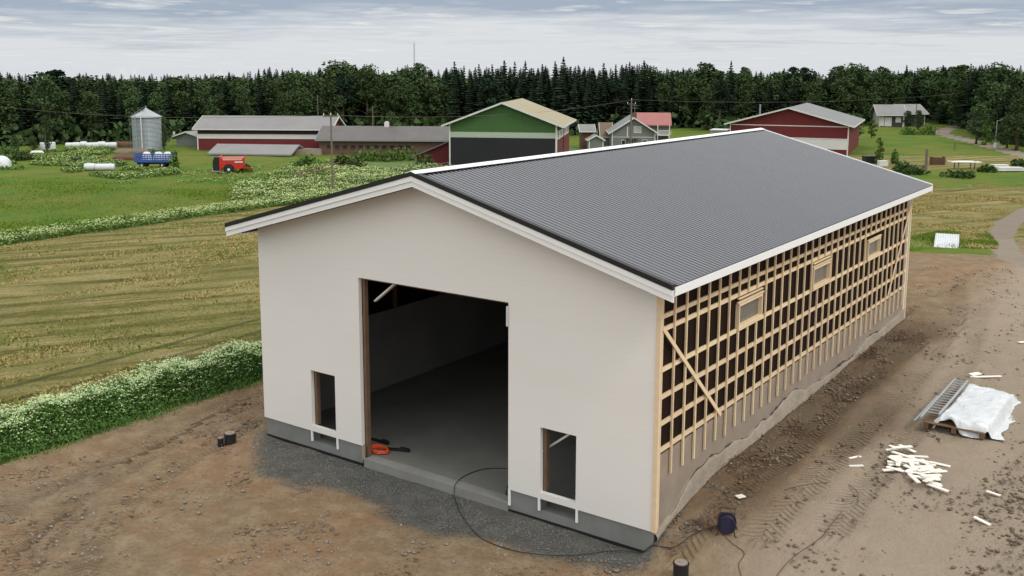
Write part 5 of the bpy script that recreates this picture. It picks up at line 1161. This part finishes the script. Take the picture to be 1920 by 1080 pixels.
k = r_.random(len(P3)) < .5*np.clip((dens-.3)*3, .2, 1); tag(umbels('garden_flower_heads', P3[k]+np.array([0,0,.12]), .08), 'white flower heads in the garden weeds', 'flowers', kind='stuff')
A2 = area([(-20,318),(-20,288),(60,288),(130,282),(225,280),(180,300),(250,305),(245,318),(330,322),(350,332),(280,345),(150,328),(90,318)], 20000, 2); dens = vnoise(A2[:,0], A2[:,1], .3, 18)
o4, P4 = herb_strip('farmyard_weeds', np.stack([A2[:,0], A2[:,1], 0*dens, .3+1.1*dens], 1)[dens > .5], '', .42, .12, None); tag(o4, 'pale flowering weeds among the farmyard clutter on the left', 'weeds', kind='stuff')
k = r_.random(len(P4)) < .30; tag(umbels('farmyard_flower_heads', P4[k]+np.array([0,0,.08]), .085), 'pale flower heads among the farmyard clutter', 'flowers', kind='stuff')
A6 = area([(200,345),(330,322),(440,318),(560,300),(640,302),(700,330),(560,360),(440,400),(300,405),(430,375),(420,345),(330,345)], 5000, 6); d6 = vnoise(A6[:,0], A6[:,1], .4, 58); A6 = A6[d6 > .45]; d6 = d6[d6 > .45]
o6, P6 = herb_strip('rough_weeds', np.stack([A6[:,0], A6[:,1], 0*d6, .6*d6], 1), '', .6, .07, None); tag(o6, 'sparse rough weeds round the feed wagon and garden edge', 'weeds', kind='stuff')
tag(umbels('rough_weed_flowers', P6[r_.random(len(P6)) < .35]+np.array([0,0,.05]), .06), 'sparse pale flowers round the garden edge', 'flowers', kind='stuff')
def blades(name, P, h, wd, m, label, cat, lean=.5):
    """a little upright triangle of grass at each point"""
    n = len(P); r2_ = np.random.default_rng(n); a = r2_.random(n)*6.28; hh = h*(.5+r2_.random(n)); u = np.stack([np.cos(a), np.sin(a), 0*a], 1)*(wd*(.6+.8*r2_.random(n)))[:,None]
    b = r2_.random(n)*6.28; tip = P+np.stack([np.cos(b)*hh*lean, np.sin(b)*hh*lean, hh], 1); V_ = np.stack([P-u, P+u, tip], 1).reshape(-1,3)
    return tag(link(np_mesh(name, V_, np.arange(3*n).reshape(n,3), m), name), label, cat, kind='stuff')
# stubble: denser in windrows that run along the field
n = 150000; xx = -7.2-31*r_.random(n)**1.25; yy = r_.uniform(-12, 48, n); row = vnoise(xx*1.0, yy*.12, 1.2, 19); k = (row > .42+.25*r_.random(n)); xx, yy, row = xx[k], yy[k], row[k]
blades('stubble', np.stack([xx, yy, gz(xx, yy)-.02], 1), .075, .035, STRAW, 'mown straw and stubble lying on the left field', 'stubble', 1.1)
n = 60000; xx = -6.4-30*r_.random(n)**1.4; yy = r_.uniform(-12, 46, n); k = vnoise(xx, yy, .16, 20)+.3*(vnoise(xx, yy, .9, 21)-.5) > .52; blades('field_grass', np.stack([xx[k], yy[k], gz(xx[k], yy[k])-.02], 1), .10, .035, GRASSB, 'green regrowth patches in the mown field', 'grass', .6)
A3 = area([(1700,480),(1712,350),(1920,345),(1920,372),(1860,415),(1850,450),(1870,488)], 45000, 3); k = vnoise(A3[:,0], A3[:,1], .35, 22) > .38; A3 = A3[k]
blades('stubble', np.stack([A3[:,0], A3[:,1], gz(A3[:,0], A3[:,1])-.02], 1), .09, .05, STRAW, 'mown straw on the right field behind the barn', 'stubble', 1.0)
A4 = area([(1700,492),(1710,452),(1760,440),(1850,440),(1868,470),(1870,490),(1800,488)], 16000, 4); k = vnoise(A4[:,0], A4[:,1], .5, 56)+.5*r_.random(len(A4)) > .80; A4 = A4[k]; blades('grass', np.stack([A4[:,0], A4[:,1], gz(A4[:,0], A4[:,1])-.02], 1), .15, .03, GRASSB, 'green grass around the white sheets behind the barn', 'grass', .5)
n = 4500; yy = r_.uniform(-13, 24, n); xx = -4.5+.5*(vnoise(yy, yy*0, .7, 23)-.5)+r_.normal(size=n)*.25; blades('verge_grass', np.stack([xx, yy, gz(xx, yy)-.02], 1), .12, .022, HERB, 'grass fringe at the foot of the flower strip', 'grass', .6)
n = 12000; yy = r_.uniform(-13, 40, n); xx = -7.1+.4*(vnoise(yy, yy*0, .7, 24)-.5)+r_.normal(size=n)*.28; blades('field_margin_grass', np.stack([xx, yy, gz(xx, yy)-.02], 1), .25, .025, GRASSB, 'grass margin between the flower strip and the mown field', 'grass', .6)
# pasture tufts
A5 = area([(-20,460),(-20,330),(150,335),(300,350),(430,335),(435,375),(300,402),(150,424)], 22000, 5); k = vnoise(A5[:,0], A5[:,1], .16, 55)+.35*r_.random(len(A5)) > .72; A5 = A5[k]; blades('pasture_grass', np.stack([A5[:,0], A5[:,1], 0*A5[:,0]-.02], 1), .10, .05, GRASSB, 'grass of the green pasture on the left', 'grass', .5)
def pebbles(name, P, size, m, label, cat):
    base = np.array([(1,0,0),(-1,0,0),(0,1,0),(0,-1,0),(0,0,.8),(0,0,-.6),(.6,.6,.4),(-.6,.55,.3)]); F0 = np.array([(0,6,4),(6,2,4),(2,7,4),(7,1,4),(1,3,4),(3,0,4),(0,2,6),(2,1,7),(0,5,2),(2,5,1),(1,5,3),(3,5,0)])
    r2_ = np.random.default_rng(len(P)); n = len(P); s_ = size*np.minimum(np.exp(r2_.normal(size=n)*.7-.2), 2.6); a = r2_.random(n)*6.28; c, s2 = np.cos(a), np.sin(a); B = base[None]*(1+.35*(r2_.random((n,8,3))-.5))*np.stack([s_, s_*(.6+.4*r2_.random(n)), s_*.7], 1)[:,None,:]
    X = np.stack([B[...,0]*c[:,None]-B[...,1]*s2[:,None], B[...,0]*s2[:,None]+B[...,1]*c[:,None], B[...,2]], -1)+P[:,None,:]
    return tag(link(np_mesh(name, X.reshape(-1,3), (F0[None]+8*np.arange(n)[:,None,None]).reshape(-1,3), m), name), label, cat, kind='stuff')
def yard_pts(pxs, n, seed, zoff=.01, cl=None):
    r2_ = np.random.default_rng(seed); poly = [tuple(at(*q)[:2]) for q in pxs]; pa = np.array(poly); Q = r2_.uniform(pa.min(0), pa.max(0), (n*4, 2)); k = inside(Q[:,0], Q[:,1], poly)
    k &= ~((Q[:,0] > -.1) & (Q[:,0] < 13.1) & (Q[:,1] > -.03) & (Q[:,1] < 22))
    if cl: k &= vnoise(Q[:,0], Q[:,1], cl[0], seed) > cl[1]
    Q = Q[k][:n]; return np.stack([Q[:,0], Q[:,1], gz(Q[:,0], Q[:,1])+zoff], 1)
YL = [(-40,1100),(-40,900),(200,845),(490,730),(500,830),(760,985),(1180,1060),(1230,1100)]; YR = [(1230,1100),(1250,990),(1700,590),(1720,500),(1900,505),(1960,640),(1960,1100)]
pebbles('yard_stones', np.concatenate([yard_pts(YL, 1500, 41, cl=(.9,.45)), yard_pts(YR, 1300, 42, cl=(.8,.45))]), .026, STONE, 'small pale stones scattered over the dirt yard', 'stones')
pebbles('soil_clods', np.concatenate([yard_pts(YL, 2600, 43, 0, (.7,.5)), yard_pts(YR, 2600, 44, 0, (.7,.48)), yard_pts([(1245,1010),(1300,985),(1560,790),(1700,640),(1690,600),(1440,810),(1330,890)], 2200, 45, 0.01), yard_pts([(1760,1100),(1840,900),(1960,820),(1960,1100)], 900, 47, .01)]), .028, CLOD, 'dark soil clods over the dirt yard', 'clods')
pebbles('gravel', np.concatenate([yard_pts([(470,815),(480,895),(760,988),(1180,1062),(1225,1040),(690,865)], 9000, 46, .0, (.8,.30)), yard_pts([(1180,1062),(1225,1030),(1260,975),(1330,900),(1360,930),(1290,1030)], 900, 48, .01), yard_pts([(400,860),(390,800),(480,780),(500,830)], 500, 49, .0)]), .014, GRAVELST, 'grey gravel along the front of the barn', 'gravel')
# dry stalks and roots thrown up along the side wall
n = 2600; yy = r_.uniform(.8, 21, n); xx = 13.35+.9*r_.random(n)**1.5+.25*np.sin(yy*1.1); k = vnoise(xx, yy, .7, 50) > .45
blades('dry_stalks', np.stack([xx, yy, gz(xx, yy)], 1)[k], .10, .014, RUST, 'dry stalks in the churned soil along the side wall', 'stalks', 2.2)
